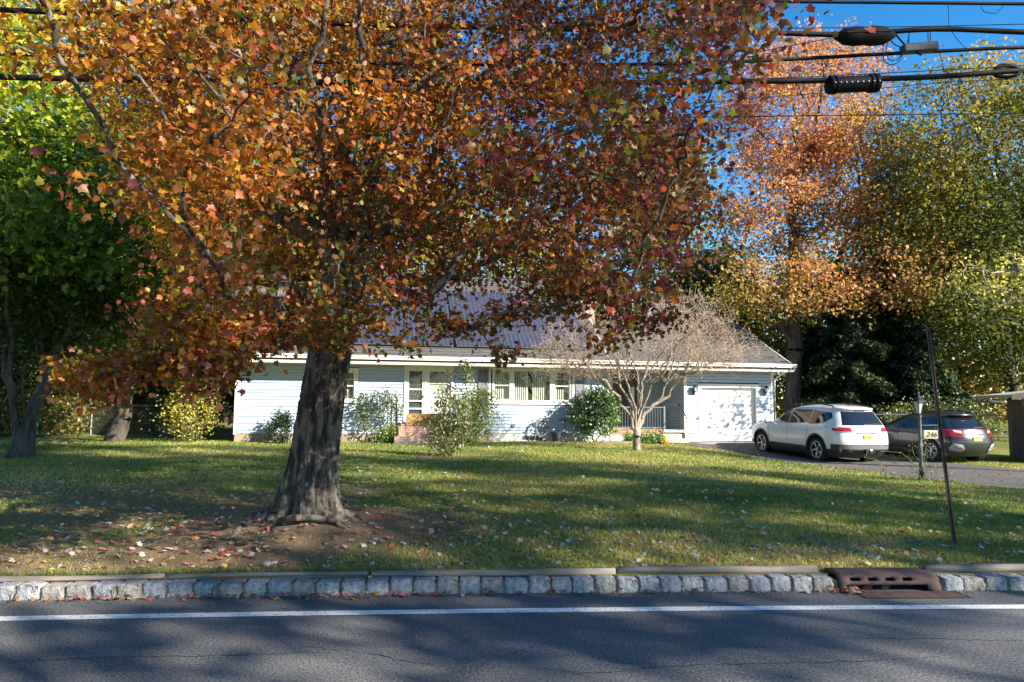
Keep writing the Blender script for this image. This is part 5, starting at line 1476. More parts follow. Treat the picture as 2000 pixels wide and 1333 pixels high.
tw = np.repeat(cand, 2, 0); n_ = len(tw)                     # twiglets
a_ = tw; e_ = tw + g.normal(size=(n_, 3)) * .13 + np.array([0, 0, .09])
pp = np.concatenate([a_, e_]); pr = np.concatenate([np.full(n_, -1), np.arange(n_)])
branch_mesh('twigs', pp, pr, np.full(2 * n_, .0032), M('pinkish_twig', (.36, .29, .22), (.46, .38, .30), sc=9, rough=.9), dog, 3, 2, .06, g, b)['kind'] = 'stuff'
C = np.repeat(cand, 5, 0); C = C + g.normal(size=C.shape) * .12
leaves('dry_leaves', C, .042, palette(g.random(len(C)), [(0, (.44, .35, .24)), (.55, (.46, .31, .20)), (.88, (.50, .22, .12)), (1, (.40, .10, .08))]), 'quad', m_leaf2, dog, .4, .4, 'stuff', b, g)

# --- shrubs
def shrub(name, label, b, lobes, ncl, per, ls, cols, shape, spread, seed, mat=None, stems=5, up=.6, cat='shrub', bark=None, group=None, sr=.022):
    g = np.random.default_rng(seed); b = np.array(b, float)
    root = empty(name, tuple(b), 0, label, cat, group)
    ws_ = sum(l[2] for l in lobes)
    att = np.concatenate([ell(b + np.array(c), r, max(3, int(ncl * w_ / ws_)), g, .5) for c, r, w_ in lobes]); att = att[att[:, 2] > b[2] + .08]
    sd = [(b, -1)]
    for k in range(stems):
        a = 6.28 * k / stems; sd.append((b + np.array([.12 * math.cos(a), .12 * math.sin(a), .22]), 0))
    pos, par = grow(sd, att, .4)
    branch_mesh('stems', pos, par, radii(par, sr, .004), bark or m_bark2, root, 5, 3, .05, g, b)
    C = np.repeat(att, per, 0); C = C + g.normal(size=C.shape) * spread
    C = C[C[:, 2] > b[2] + .03]
    leaves('foliage', C, ls, cols(C, g), shape, mat or m_shiny, root, up, .3, 'stuff', b, g)
    return root
lush = ramp_cols([(0, (.03, .07, .012)), (.5, (.07, .15, .02)), (1, (.18, .28, .04))], 1.6, 101, .2)
limey = ramp_cols([(0, (.06, .11, .02)), (.5, (.16, .24, .035)), (1, (.32, .36, .06))], 1.6, 102, .2)
def hb_(px, v): # base point a little in front of the house wall
    d = ray(px, 850); o = np.array(HA[:2]) + HN * v; t = ((o - CAM[:2]) @ HN) / (d[:2] @ HN)
    p = CAM[:2] + d[:2] * t; return np.array([p[0], p[1], gz(p[0], p[1]) - .03])
shrub('rhododendron', 'round glossy green rhododendron between the window and the porch', hb_(1162, -.85), [((0, 0, 1.05), (.82, .75, .85), 3), ((.1, 0, 1.6), (.45, .45, .35), .5)], 150, 26, .115, lush, 'oval', .13, 201)
shrub('flowering_shrub', 'tall loose light green shrub in front of the wide window', hb_(915, -1.3), [((.1, 0, .95), (.85, .7, .9), 3), ((.35, 0, 1.5), (.55, .5, .5), 1), ((-.3, 0, .5), (.7, .6, .5), 1)], 210, 20, .085, limey, 'oval', .13, 202)
shrub('young_shrub', 'spindly upright shrub alone on the lawn in front of the door', (-1.62, 18.6, gz(-1.62, 18.6) - .03), [((0, 0, .55), (.62, .5, .5), 2.4), ((.1, 0, 1.2), (.42, .35, .6), 1.2), ((.42, 0, 1.9), (.10, .1, .75), .55), ((-.22, 0, 1.4), (.08, .08, .45), .25), ((.1, 0, 1.7), (.08, .08, .5), .25)], 150, 16, .085, ramp_cols([(0, (.04, .055, .02)), (.55, (.09, .125, .03)), (1, (.17, .18, .05))], 2, 103), 'oval', .085, 203)
shrub('climbing_shrub', 'airy climbing shrub against the wall beside the front steps', hb_(742, -.5), [((-.1, 0, 1.35), (.8, .25, .45), 2), ((.35, 0, 1.1), (.4, .22, .7), 1), ((-.55, 0, .9), (.3, .2, .4), .6)], 105, 15, .085, ramp_cols([(0, (.04, .07, .02)), (.6, (.10, .15, .04)), (1, (.22, .26, .07))], 2, 104), 'oval', .11, 204, bark=m_bark3)
shrub('leafy_perennial', 'low bright green leafy plant at the foot of the steps', hb_(758, -.95), [((0, 0, .28), (.38, .3, .26), 1)], 40, 16, .10, limey, 'oval', .09, 205, cat='plant')
shrub('dark_conifer_shrub', 'small dark conifer shrub against the wall beside the maple trunk', hb_(546, -.7), [((0, 0, .42), (.42, .35, .42), 2), ((.05, 0, .8), (.25, .22, .3), 1)], 90, 26, .07, dark_c, 'quad', .1, 206, mat=m_needle)
shrub('small_garden_shrub', 'small green plant under the ornamental tree beside the pumpkins', hb_(1275, -1.6), [((0, 0, .22), (.42, .3, .2), 1)], 50, 16, .085, lush, 'oval', .09, 207, cat='plant')
shrub('small_garden_shrub', 'small green plant on the porch side bed left of the ornamental trunk', hb_(1232, -1.3), [((0, 0, .18), (.34, .25, .16), 1)], 36, 14, .08, lush, 'oval', .08, 208, cat='plant')
shrub('yellow_shrub', 'tall bright yellow shrub beside the left house corner', (-10.35, 23.9, .35), [((-.1, 0, 1.3), (.75, .7, 1.2), 2), ((-.2, 0, 2.5), (.6, .6, .7), 1), ((-.9, .3, .8), (.6, .6, .7), .7)], 190, 18, .095, ramp_cols([(0, (.10, .13, .025)), (.5, (.21, .22, .035)), (1, (.38, .33, .045))], 1.2, 105), 'quad', .17, 209, sr=.04)
shrub('dark_round_shrub', 'dark clipped round shrub in shade near the forked maple', (-13.0, 26.4, .35), [((.9, 0, .75), (1.3, 1.0, .8), 1)], 140, 26, .085, ramp_cols([(0, (.02, .035, .01)), (1, (.06, .08, .02))], 1, 106), 'quad', .15, 210)
shrub('understory_shrub', 'ragged olive undergrowth shrub below the wood edge', (-17.5, 26.5, .35), [((0, 0, .9), (2.2, 1.2, .9), 1)], 160, 22, .12, wood_c, 'quad', .2, 211)
shrub('understory_shrub', 'sparse leafy undergrowth shrub between the neighbour house and the wood', (-15.8, 31, .4), [((0, 0, .8), (2.2, 1.0, .8), 1)], 150, 22, .12, wood_c, 'quad', .2, 212)
shrub('fence_shrub', 'leafy green bush growing behind the chain link fence', (16.2, 27.0, .25), [((0, 0, .9), (2.2, .8, .85), 1)], 150, 24, .11, ramp_cols([(0, (.05, .08, .015)), (.6, (.13, .17, .03)), (1, (.3, .28, .05))], 1, 107), 'quad', .18, 213)
shrub('post_vine', 'thin straggling rose cane wound about the lamp post foot', (9.30, 16.45, gz(9.3, 16.45)), [((0, 0, .55), (.35, .3, .5), 1), ((-.8, 0, .5), (.5, .2, .25), .35), ((.3, 0, .2), (.5, .3, .2), .5)], 60, 4, .05, limey, 'oval', .07, 214, cat='plant', bark=m_bark3, sr=.008)
# ------------------------------------------------------------------ overhead cables
def cab(px, py, off=0.0):      # a point of the cable run: the cables hang above the kerb line, a little behind it
    d = ray(px, py); x = d[0] / d[1] * 9
    Y = 8.9 + .06 * x + off
    return at_y(px, py, Y)
def cable(label, pts, r, off=0.0, n=40, ext=14.0, name='overhead_cable'):
    P_ = np.array([cab(px, py, off) for px, py in pts])
    d0 = P_[0] - P_[1]; d0 /= np.linalg.norm(d0); d1 = P_[-1] - P_[-2]; d1 /= np.linalg.norm(d1)
    d0[2] = abs(d0[2]) * .3 + .02; d1[2] = abs(d1[2]) * .3 + .02
    P_ = np.vstack([P_[0] + d0 * ext, P_, P_[-1] + d1 * ext])
    t = np.r_[0, np.cumsum(np.linalg.norm(np.diff(P_, axis=0), axis=1))]; q = np.linspace(0, t[-1], n * 3)
    Q = np.stack([np.interp(q, t, P_[:, i]) for i in range(3)], -1)
    for _ in range(3): Q[1:-1] = .25 * Q[:-2] + .5 * Q[1:-1] + .25 * Q[2:]
    mb = MB().tube(Q - Q[0], r * 1.18, 8)
    o = mb.build(name, m_rubber, smooth=True); o.location = tuple(Q[0])
    return tag(o, label, 'cable', 'overhead cables strung along the road')
cable('topmost overhead cable just under the top of the sky', [(0, -40), (900, -12), (1480, 3), (1700, 5), (2000, 8)], .020, .2)
cable('thick sagging cable with bulging splice case, second from top', [(0, 20), (700, 48), (1230, 60), (1480, 62), (1560, 66), (1640, 72), (1735, 64), (1790, 55), (1860, 54), (1930, 62), (2000, 64)], .030, .0)
cable('thin steel strand carrying the second cable from top', [(1230, 56), (1640, 55), (1740, 53), (1870, 51), (2000, 47)], .005, .02)
cable('straight black cable running between the two splice cases', [(0, 106), (600, 122), (1200, 128), (1500, 119), (1740, 105), (2000, 92)], .022, .12)
cable('lowest thick black cable with ribbed cylinder splice', [(0, 152), (500, 160), (1000, 166), (1300, 161), (1620, 158), (1720, 154), (1830, 152), (1940, 142), (2000, 136)], .032, -.05)
cable('thin strand lashed above the lowest cable', [(1340, 160), (1620, 149), (1830, 138), (2000, 128)], .005, -.03)
cable('thin drooping drop wire below the lowest cable', [(1340, 206), (1500, 190), (1715, 174), (1850, 160), (2000, 154)], .004, .05)
cable('thin dark wire crossing the green crown on the left', [(-60, 262), (160, 270), (330, 268), (600, 250), (900, 235)], .006, .3)
cable('thin wire sloping up past the bulging splice case', [(1340, 132), (1500, 98), (1640, 72), (1725, 58)], .005, .1, ext=.2)
# the two splice cases, the junction box and the coil
p, q = cab(1640, 74), cab(1738, 72); L = np.linalg.norm(q - p); ax = (q - p) / L
def along(name, label, cat, mb, p, q, mat, **kw):
    o = mb.build(name, mat, **kw); d = Vector(q - p).normalized()
    o.rotation_euler = d.to_track_quat('Z', 'Y').to_euler(); o.location = tuple(p); tag(o, label, cat); return o
mb = MB(); prof = [(.035, -.12 * L), (.075, 0), (.108, .06 * L), (.125, .3 * L), (.115, .5 * L), (.13, .62 * L), (.118, .88 * L), (.07, 1.0 * L), (.035, 1.1 * L)]
sp1 = along('splice_case', 'bulging black plastic splice case on the second cable from top', 'splice case', MB().lathe(prof, 18), cab(1640, 74) + np.array([0, -.03, 0]), cab(1738, 70), m_rubber, smooth=True)
MB().tube([(-.108, -.0, .04 * L), (-.125, 0, .5 * L), (-.112, 0, .93 * L)], .016, 6).build('seam_flange', m_rubber, sp1)
p, q = cab(1617, 167, -.05), cab(1714, 163, -.05); L = np.linalg.norm(q - p)
pr = [(.04, 0), (.085, .005), (.092, .02), (.092, .05), (.08, .055), (.08, .075), (.092, .08), (.092, .10), (.082, .11)]
pr = [(a_ * 1.3, b_) for a_, b_ in pr]
pr = pr + [(a_ * 1.3, b_) for a_, b_ in [(.082, L * .8), (.093, L * .82), (.093, L * .87), (.082, L * .88), (.082, L * .91), (.093, L * .92), (.093, L * .99), (.04, L)]]
sp2 = along('splice_case', 'ribbed black cylinder splice case hanging on the lowest cable', 'splice case', MB().lathe(pr, 24), p, q, m_rubber, smooth=False)
mb = MB()
for k in range(9): mb.lathe([(.008, 0), (.012, .01), (.004, .02)], 6, (0, 0, 0)); 
mb = MB()
for k in range(9): mb.tube([(-.108, -.02, L * (.06 + .11 * k)), (-.128, -.02, L * (.06 + .11 * k))], .011, 6)
mb.build('bolt', m_metal, sp2, kind='stuff')
p, q = cab(1762, 97), cab(1828, 92); L = np.linalg.norm(q - p)
jb = MB().box(-.065, .065, -.055, .055, 0, L)
jbo = along('junction_box', 'grey rectangular junction box slung under the second cable', 'junction box', jb, p, q, M('box_plastic', (.05, .052, .06), (.075, .078, .085), sc=12, rough=.5), bevel=.012)
hg = MB()
for a_, b_ in (((1772, 87), (1778, 56)), ((1775, 87), (1776, 56)), ((1813, 82), (1812, 54)), ((1817, 82), (1817, 54))):
    hg.tube([cab(*a_) - cab(1762, 97), cab(*b_) - cab(1762, 97)], .006, 5)
hgo = hg.build('hanger', m_rubber); hgo.parent = jbo; hgo.matrix_parent_inverse = Matrix.Identity(4)
bpy.context.view_layer.update()
hgo.matrix_world = Matrix.Translation(Vector(p))
def wire(label, pts, r, off=0.0):
    W = np.array([cab(a, b, off) for a, b in pts]); t = np.r_[0, np.cumsum(np.linalg.norm(np.diff(W, axis=0), axis=1))]; s_ = np.linspace(0, t[-1], 40)
    Q = np.stack([np.interp(s_, t, W[:, i]) for i in range(3)], -1)
    for _ in range(6): Q[1:-1] = .25 * Q[:-2] + .5 * Q[1:-1] + .25 * Q[2:]
    o = MB().tube(Q - Q[0], r, 6).build('connecting_wire', m_rubber, smooth=True); o.location = tuple(Q[0]); return tag(o, label, 'wire')
wire('black jumper wire leaving the bulging splice case and dropping to the next cable', [(1726, 58), (1748, 66), (1765, 86), (1790, 104), (1800, 108)], .012)
wire('large looping wire hanging under the bulging splice case', [(1728, 76), (1724, 100), (1726, 120), (1742, 129), (1757, 120), (1762, 108)], .006)
wire('smaller looping wire hanging inside the large loop', [(1736, 72), (1730, 98), (1734, 116), (1748, 121), (1761, 108)], .006, .03)
wire('slack wire from splice case to junction box', [(1738, 78), (1748, 88), (1762, 94)], .007)
wire('thin tail wire curving down from the top cable', [(1852, 8), (1853, 50), (1866, 74), (1886, 95)], .004, .1)
wire('thin twin drop wire falling from the straight cable', [(1834, 97), (1844, 140), (1852, 200), (1866, 262)], .004, .1)
wire('thin tail wire looping at the top right corner', [(1916, 14), (1922, 24), (1945, 27), (1962, 10)], .005, .2)
W0 = cab(1968, 140, -.05); cw = MB(); gg = np.random.default_rng(5)
for k in range(7):
    a = np.linspace(0, 6.4, 26); rx, rz = gg.uniform(.11, .19), gg.uniform(.06, .11)
    cw.tube(np.stack([rx * np.cos(a) + gg.normal() * .015, gg.normal() * .025 + .012 * np.sin(a * 2), rz * np.sin(a) + gg.normal() * .01], -1), .011, 6)
co = cw.build('cable_coil', m_rubber, smooth=True); co.location = tuple(W0); tag(co, 'tangled coil of black cable tied to the lowest cable at the edge', 'cable coil')

# ------------------------------------------------------------------ street furniture and yard things
# leaning rusty post
m_post = M('rusty_post', (.045, .028, .026), (.085, .052, .045), sc=12, rough=.8, bump=.3)
b = np.array([4.83, 7.95]); z = gz(*b)
tp = at_y(1812, 640, 7.85) - np.array([b[0], b[1], z])
mb = MB(); d = tp / np.linalg.norm(tp)
sec = [(.72 * a_, .72 * b_) for a_, b_ in [(-.03, .0), (-.03, .008), (-.014, .010), (-.010, .026), (.010, .026), (.014, .010), (.03, .008), (.03, 0), (.012, 0), (.008, .018), (-.008, .018), (-.012, 0)]]
vs = [(x - d[0] * .25, y - d[1] * .25, -.25) for x, y in sec] + [(x + tp[0], y + tp[1], tp[2]) for x, y in sec]; n_ = len(sec)
mb.add(vs, [tuple(range(n_)), tuple(range(2 * n_ - 1, n_ - 1, -1))] + [(i, (i + 1) % n_, n_ + (i + 1) % n_, n_ + i) for i in range(n_)])
po = mb.build('sign_post', m_post); po.location = (b[0], b[1], z); tag(po, 'thin rusty brown steel post leaning on the lawn, without a sign', 'post')
# lamp post
b = np.array([9.34, 16.5]); z = gz(*b)
lp = empty('lamp_post', (b[0], b[1], z), 0, 'grey garden lamp post with white glass lantern and number board', 'lamp post')
m_lpost = M('grey_painted_post', (.075, .085, .09), (.13, .145, .15), sc=8, rough=.55)
MB().lathe([(.055, -.1), (.055, .02), (.048, .1), (.042, .75), (.047, .76), (.047, .80), (.041, .81), (.039, 1.42), (.05, 1.44), (.05, 1.47), (.02, 1.48)], 18).build('post', m_lpost, lp, smooth=True)
MB().lathe([(.058, -.02), (.06, .10), (.052, .16), (.049, .2)], 16).build('rusted_foot', m_rust, lp, smooth=True)
fr = MB(); n_ = 6
fr.lathe([(.07, 1.475), (.075, 1.50), (.05, 1.51)], 6); fr.lathe([(.02, 2.0), (.03, 1.97), (.03, 1.94), (.09, 1.87), (.17, 1.80), (.175, 1.785), (.14, 1.785)], 6); fr.lathe([(.004, 2.07), (.012, 2.04), (.006, 2.01), (.018, 1.995), (.01, 1.98)], 8)
for k in range(6):
    a = k * math.pi / 3; fr.tube([(.068 * math.cos(a), .068 * math.sin(a), 1.505), (.135 * math.cos(a), .135 * math.sin(a), 1.79)], .009, 5)
fro = fr.build('lantern_frame', m_black, lp)
for k in range(6):
    a0, a1 = k * math.pi / 3, (k + 1) * math.pi / 3; c = [(math.cos(a), math.sin(a)) for a in (a0, a1)]
    lo, hi = .062, .128
    MB().add([(lo * c[0][0], lo * c[0][1], 1.51), (lo * c[1][0], lo * c[1][1], 1.51), (hi * c[1][0], hi * c[1][1], 1.785), (hi * c[0][0], hi * c[0][1], 1.785)], [(0, 1, 2, 3)]).build('pane', m_lampglass, fro)
ar = MB(); ar.tube([(.04, 0, 1.24), (.40, 0, 1.25), (.42, 0, 1.25)], .009, 6); ar.tube([(.40, 0, 1.25), (.42, 0, 1.12)], .006, 6)
ar.build('sign_arm', m_lpost, lp)
sg_ = MB().box(.085, .405, -.012, .012, .94, 1.13); 
so_ = sg_.build('number_board', M('cream_board', (.56, .46, .31), (.62, .52, .36), sc=9, rough=.6, stretch=(.3, 1, 2)), lp, bevel=.004)
hk = MB()
for x in (.14, .35): hk.tube([(x, 0, 1.13), (x - .01, .0, 1.19), (x, 0, 1.245)], .005, 5)
hk.build('hook', m_black, so_)
t = text_mesh('lettering', '246', .165, M('dark_brown_ink', (.07, .035, .02), rough=.6), so_, .28, 1.0, .003); t.matrix_local = Matrix(((1, 0, 0, .25), (0, 0, -1, -.0155), (0, 1, 0, 1.035), (0, 0, 0, 1)))
# garden hose on a wire stand, plant stand, pot, pumpkins
def hp_at(px, v):
    d = ray(px, 850); o = np.array(HA[:2]) + HN * v; t_ = ((o - CAM[:2]) @ HN) / (d[:2] @ HN)
    p_ = CAM[:2] + d[:2] * t_; return np.array([p_[0], p_[1], gz(p_[0], p_[1])])
b = hp_at(1058, -.22)
hs = empty('hose_stand', tuple(b), HYAW, 'ornate wire hose stand against the siding with a coiled grey hose', 'hose stand')
mb = MB(); a = np.linspace(0, math.pi * 2, 30)
mb.tube([(-.1, 0, 0), (-.1, 0, .5)], .008, 5); mb.tube([(.1, 0, 0), (.1, 0, .5)], .008, 5)
mb.tube(np.stack([.17 * np.cos(a), 0 * a, .62 + .20 * np.sin(a)], -1), .009, 5); mb.tube(np.stack([.07 * np.cos(a), 0 * a, .72 + .08 * np.sin(a)], -1), .007, 5)
for s_ in (-1, 1): mb.tube(np.stack([s_ * (.1 + .06 * np.cos(a[:22])), 0 * a[:22], .84 + .06 * np.sin(a[:22])], -1), .007, 5)
mb.build('wire_frame', m_black, hs)
ho_ = MB()
for k in range(7):
    rr_ = .20 + .012 * k; ho_.tube(np.stack([rr_ * np.cos(a) * .95, -.05 - .015 * (k % 3) + 0 * a, .48 + (rr_ * 1.35) * np.sin(a) * (1 if k % 2 else .95)], -1), .0085, 5)
oo = ho_.build('garden_hose', M('grey_hose', (.20, .21, .20), (.27, .28, .27), sc=10, rough=.5)); oo.location = tuple(b); oo.rotation_euler = (0, 0, HYAW); tag(oo, 'coiled grey garden hose hanging on the wire stand', 'hose')
b = hp_at(1103, -.45)
mb = MB(); mb.tube([(0, 0, -.1), (0, 0, .85)], .012, 6)
for k in range(5):
    t_ = np.linspace(0, 1, 10); s_ = (k - 2) / 2
    mb.tube(np.stack([s_ * .22 * np.sin(t_ * 2.2), 0 * t_ + .02 * k, .72 + .22 * t_ - .2 * t_ ** 2 * abs(s_)], -1), .008, 5)
mb.tube(np.stack([.2 * np.cos(a), .06 * np.sin(a), .78 + 0 * a], -1), .007, 5)
oo = mb.build('plant_stand', m_black); oo.location = tuple(b); tag(oo, 'black iron plant stake with scrolled basket top in the bush shadow', 'plant stand')
b = hp_at(1088, -.6)
mb = MB().lathe([(.15, 0), (.21, .30), (.225, .31), (.225, .35), (.20, .35), (.19, .31), (.02, .31)], 20)
oo = mb.build('plant_pot', M('dark_pot', (.03, .035, .05), (.045, .05, .065), sc=6, rough=.6), smooth=False); oo.location = tuple(b); tag(oo, 'empty dark plastic plant pot against the foundation', 'pot')
def pumpkin(label, px, py, v, R0, colr, sq=.8):
    b = hp_at(px, v); vs = []; nu, nv = 40, 14
    root_ = empty('pumpkin', tuple(b), 0, label, 'pumpkin')
    for i in range(nv + 1):
        th = math.pi * i / nv
        for j in range(nu):
            ph = 2 * math.pi * j / nu; rr_ = R0 * (1 - .09 * abs(math.cos(5 * ph)) ** 3 ) * math.sin(th) ** .85
            vs.append((rr_ * math.cos(ph), rr_ * math.sin(ph), R0 * sq * (1 - math.cos(th)) - .03 * R0 * (math.sin(th) < .3) * (math.cos(th) > 0)))
    mb = MB().add(vs, [(i * nu + j, i * nu + (j + 1) % nu, (i + 1) * nu + (j + 1) % nu, (i + 1) * nu + j) for i in range(nv) for j in range(nu)])
    mb.build('rind', M('pumpkin_rind', colr, tuple(c * .8 for c in colr), sc=8, rough=.45), root_, smooth=True)
    MB().tube([(0, 0, R0 * sq * 1.9), (.01, 0, R0 * sq * 2.2), (.035, 0, R0 * sq * 2.4)], [.03, .02, .022], 7).build('stem', m_bark3, root_, smooth=True)
pumpkin('round orange pumpkin on the grass by the porch steps', 1298, 862, -1.75, .155, (.62, .23, .012))
pumpkin('pale cream pumpkin half hidden behind the orange one', 1288, 860, -1.35, .165, (.62, .58, .46))
b = hp_at(1204, -1.5)
oo = MB().box(-.55, .55, -.05, .05, -.02, .07).build('bed_edging', m_timber, bevel=.01); oo.location = (b[0], b[1], b[2]); oo.rotation_euler = (0, 0, HYAW - .12); tag(oo, 'short grey timber edging the bed beside the rhododendron', 'timber')
ap = MB()
q_ = [hworld(14.4, -.75), hworld(19.3, -.75), hworld(19.3, .08), hworld(16.1, .08), hworld(16.1, -.05), hworld(14.4, -.05)]
zt_ = .345
G_ = [(p_[0], p_[1]) for p_ in q_]
ap.add([(x, y, -.1) for x, y in G_] + [(x, y, zt_) for x, y in G_], [tuple(range(6, 12)), (0, 1, 7, 6), (1, 2, 8, 7), (2, 3, 9, 8), (3, 4, 10, 9), (4, 5, 11, 10), (5, 0, 6, 11)])
ap.build('garage_apron_path', m_conc, kind='structure')

# chain link fence behind the cars
def chain_fence(label, p0, p1, h, group, seed=1, slatted=False, mesh=.085):
    p0, p1 = np.array(p0), np.array(p1); L = np.linalg.norm(p1 - p0); rz = math.atan2(p1[1] - p0[1], p1[0] - p0[0])
    z0 = gz(*p0); fo = empty('chain_link_fence', (p0[0], p0[1], z0), rz, label, 'fence', group)
    m_g = bpy.data.materials.get('galvanised') or M('galvanised', (.34, .35, .35), (.44, .45, .45), sc=12, rough=.45, metal=.5)
    npost = max(2, int(L / 2.4) + 1)
    for k in range(npost):
        x = L * k / (npost - 1); MB().lathe([(.03, -.1), (.03, h + .04), (.02, h + .07), (.004, h + .08)], 8, (x, 0, 0)).build('fence_post', m_g, fo)
    MB().tube([(0, 0, h), (L, 0, h)], .021, 8).build('top_rail', m_g, fo)
    mb = MB(); nw = int((L + h) / mesh)
    for k in range(nw):
        x = k * mesh - h
        for s_ in (0, 1):
            xa, xb = (x, x + h) if s_ == 0 else (x + h, x)
            za, zb = .03, h
            if xa < 0: za += (h - .03) * (0 - xa) / (xb - xa); xa = 0
            if xb < 0: zb = za + (zb - za) * (0 - xa) / (xb - xa); xb = 0
            if xa > L: za += (zb - za) * (L - xa) / (xb - xa); xa = L
            if xb > L: zb = za + (zb - za) * (L - xa) / (xb - xa); xb = L
            if abs(zb - za) < .02: continue
            mb.tube([(xa, .004 * s_, za), (xb, .004 * s_, zb)], .0028, 3, caps=False)
    mb.build('wire_mesh', m_g, fo, kind='stuff')
    return fo
chain_fence('galvanised chain link fence between the grey crossover and the shed', (12.0, 26.2), (17.6, 23.2), 1.25, 'chain link fences')
chain_fence('old chain link fence in shade at the left lawn edge', (-19.5, 28.6), (-10.6, 28.0), 1.15, 'chain link fences', mesh=.11)
mb = MB().tube([(0, 0, -.1), (0, 0, 1.5)], .035, 8); oo = mb.build('fence_stake', M('green_paint', (.03, .14, .15), (.04, .18, .19), sc=6, rough=.5), smooth=True)
bb = gbase(75, 25.0); oo.location = tuple(bb); tag(oo, 'thin blue green metal stake in the shade at the lawn end', 'stake')

# shed at the right edge
b = np.array([15.75, 22.0]); z = gz(*b)
sh = empty('shed', (b[0], b[1], z), R(-14), 'dark wooden open shed with overhanging pale roof at the edge of the plot', 'shed')
m_wood = M('weathered_wood', (.10, .085, .07), (.19, .165, .14), sc=6, rough=.85, bump=.4, stretch=(1, 1, .15))
m_shw = M('brown_boards', (.10, .08, .062), (.17, .135, .105), sc=7, rough=.85, bump=.3, stretch=(1, 1, .1))
for k in range(14): MB().box(.35 + k * .2, .35 + k * .2 + .192, .2, .235, 0, 1.95).build('board', m_shw, sh)
for k in range(10): MB().box(.31, .345, .24 + k * .2, .24 + k * .2 + .192, 0, 1.95).build('board', m_shw, sh)
MB().box(3.1, 3.14, .2, 2.3, 0, 1.95).build('wall', m_shw, sh); MB().box(.35, 3.14, 2.3, 2.34, 0, 1.95).build('wall', m_shw, sh)
for x in (0, 1.5, 3.0): MB().box(x, x + .11, -.05, .06, -.1, 1.86).build('post', m_wood, sh, bevel=.006)
mb = MB(); mb.box(-.1, 3.3, -.06, .07, 1.865, 1.98); mb.build('beam', m_wood, sh)
MB().add([(-.15, .0, 1.86), (-.02, 0, 1.62), (.0, 0, 1.66), (-.06, .02, 1.86)], [(0, 1, 2, 3)]).build('brace', m_wood, sh)
m_roofb = M('mossy_roofing', (.27, .24, .19), (.40, .36, .29), sc=9, rough=.9, bump=.3)
mb = MB(); mb.prism([(-.5, 1.99), (3.6, 2.5), (3.6, 2.6), (-.5, 2.09)], 'y', -.35, 2.6); ro_ = mb.build('roof', m_roofb, sh)
mb = MB(); mb.prism([(-.52, 1.93), (3.6, 2.43), (3.6, 2.615), (-.52, 2.105)], 'y', -.38, -.352); mb.build('fascia', m_wood, ro_)

# neighbour's house glimpsed through the wood on the left
nh = empty('neighbour_house', (-27.5, 44.0, .4), R(8), 'neighbour house with pinkish brick and white wall glimpsed through the wood', 'house')
m_pinkb = brick_mat('pale_pink_brick', (.46, .27, .21), (.40, .23, .18), (.5, .44, .38))
mb = MB(); mb.box(0, 11, 0, 7, -.2, 2.7); mb.build('wall', m_pinkb, nh)
mb = MB(); mb.box(2.2, 6.0, -.03, -.002, 1.1, 2.5); mb.build('siding', m_white, nh)
mb = MB(); mb.prism([(-.5, 2.7), (3.5, 5.0), (7.5, 2.7)], 'x', -.4, 11.4); mb.build('roof', m_shing, nh)
for x in (.7, 2.7, 4.5, 7.4, 9.3):
    f_ = MB(); frame_box(f_, x, x + 1.0, 1.0, 2.2, .07, -.08, -.032); fo = f_.build('window', m_white, nh); MB().box(x + .07, x + .93, -.06, -.05, 1.07, 2.13).build('pane', m_cargl, fo)
MB().box(6.2, 7.1, -.06, -.001, -.2, 2.0).build('door', m_white, nh)

# ------------------------------------------------------------------ grass and fallen leaves
g = np.random.default_rng(77)
N_ = 430000
u_ = g.random(N_)
tt = .26 + (np.exp(u_ * math.log(1 + 20 / 2.2)) - 1) * 2.2         # denser near the viewer
xx = g.uniform(-1.0, 1.08, N_) * (6.5 + tt) + g.normal(size=N_) * .1
yy = kerb_y(xx) + tt
ok = (xx > -17) & (xx < 15) & (yy < 27.5)
hu = (np.stack([xx, yy], -1) - np.array(HA[:2])) @ HX; hv = (np.stack([xx, yy], -1) - np.array(HA[:2])) @ HN
ok &= ~((hv > -.55) & (hu > -.1)) & ~in_poly(xx, yy, DRIVE_POLY) & ~((hv > -.8) & (hu > 14.2))
sm = soil_mask(xx, yy); ok &= g.random(N_) > sm * .96
ok &= np.hypot(xx - TREE[0], yy - TREE[1]) > .7
xx, yy, sm = xx[ok], yy[ok], sm[ok]; n_ = len(xx)
zb = ground_z(xx, yy) - .004
hgt = g.uniform(.025, .055, n_) * (1 + .012 * (yy - 7)) * (1 - .4 * sm); wd = g.uniform(.0030, .0055, n_) * (1 + .10 * (yy - 6))
an = g.uniform(0, 6.28, n_); le = g.uniform(.1, 1.0, n_) * hgt; la = g.uniform(0, 6.28, n_)
B0 = np.stack([xx, yy, zb], -1); sd_ = np.stack([np.cos(an), np.sin(an), 0 * an], -1) * wd[:, None]
tip = B0 + np.stack([np.cos(la) * le, np.sin(la) * le, hgt], -1)
V = np.stack([B0 - sd_, B0 + sd_, tip], 1).reshape(-1, 3)
pt = np.stack([xx, yy], -1)
v_ = np.clip(fnoise(pt, 41, .8) * .75 + fnoise(pt, 42, 3.0) * .35 - .1 + g.normal(size=n_) * .16 + sm * .3, 0, 1)
gc = palette(v_, [(0, (.07, .12, .018)), (.35, (.15, .21, .03)), (.6, (.29, .30, .055)), (.8, (.44, .37, .11)), (1, (.48, .38, .15))]) * g.uniform(.75, 1.25, n_)[:, None]
np_mesh('grass', V, np.arange(n_ * 3).reshape(-1, 3), m_blade, None, np.repeat(gc, 3, 0), False, 'stuff')

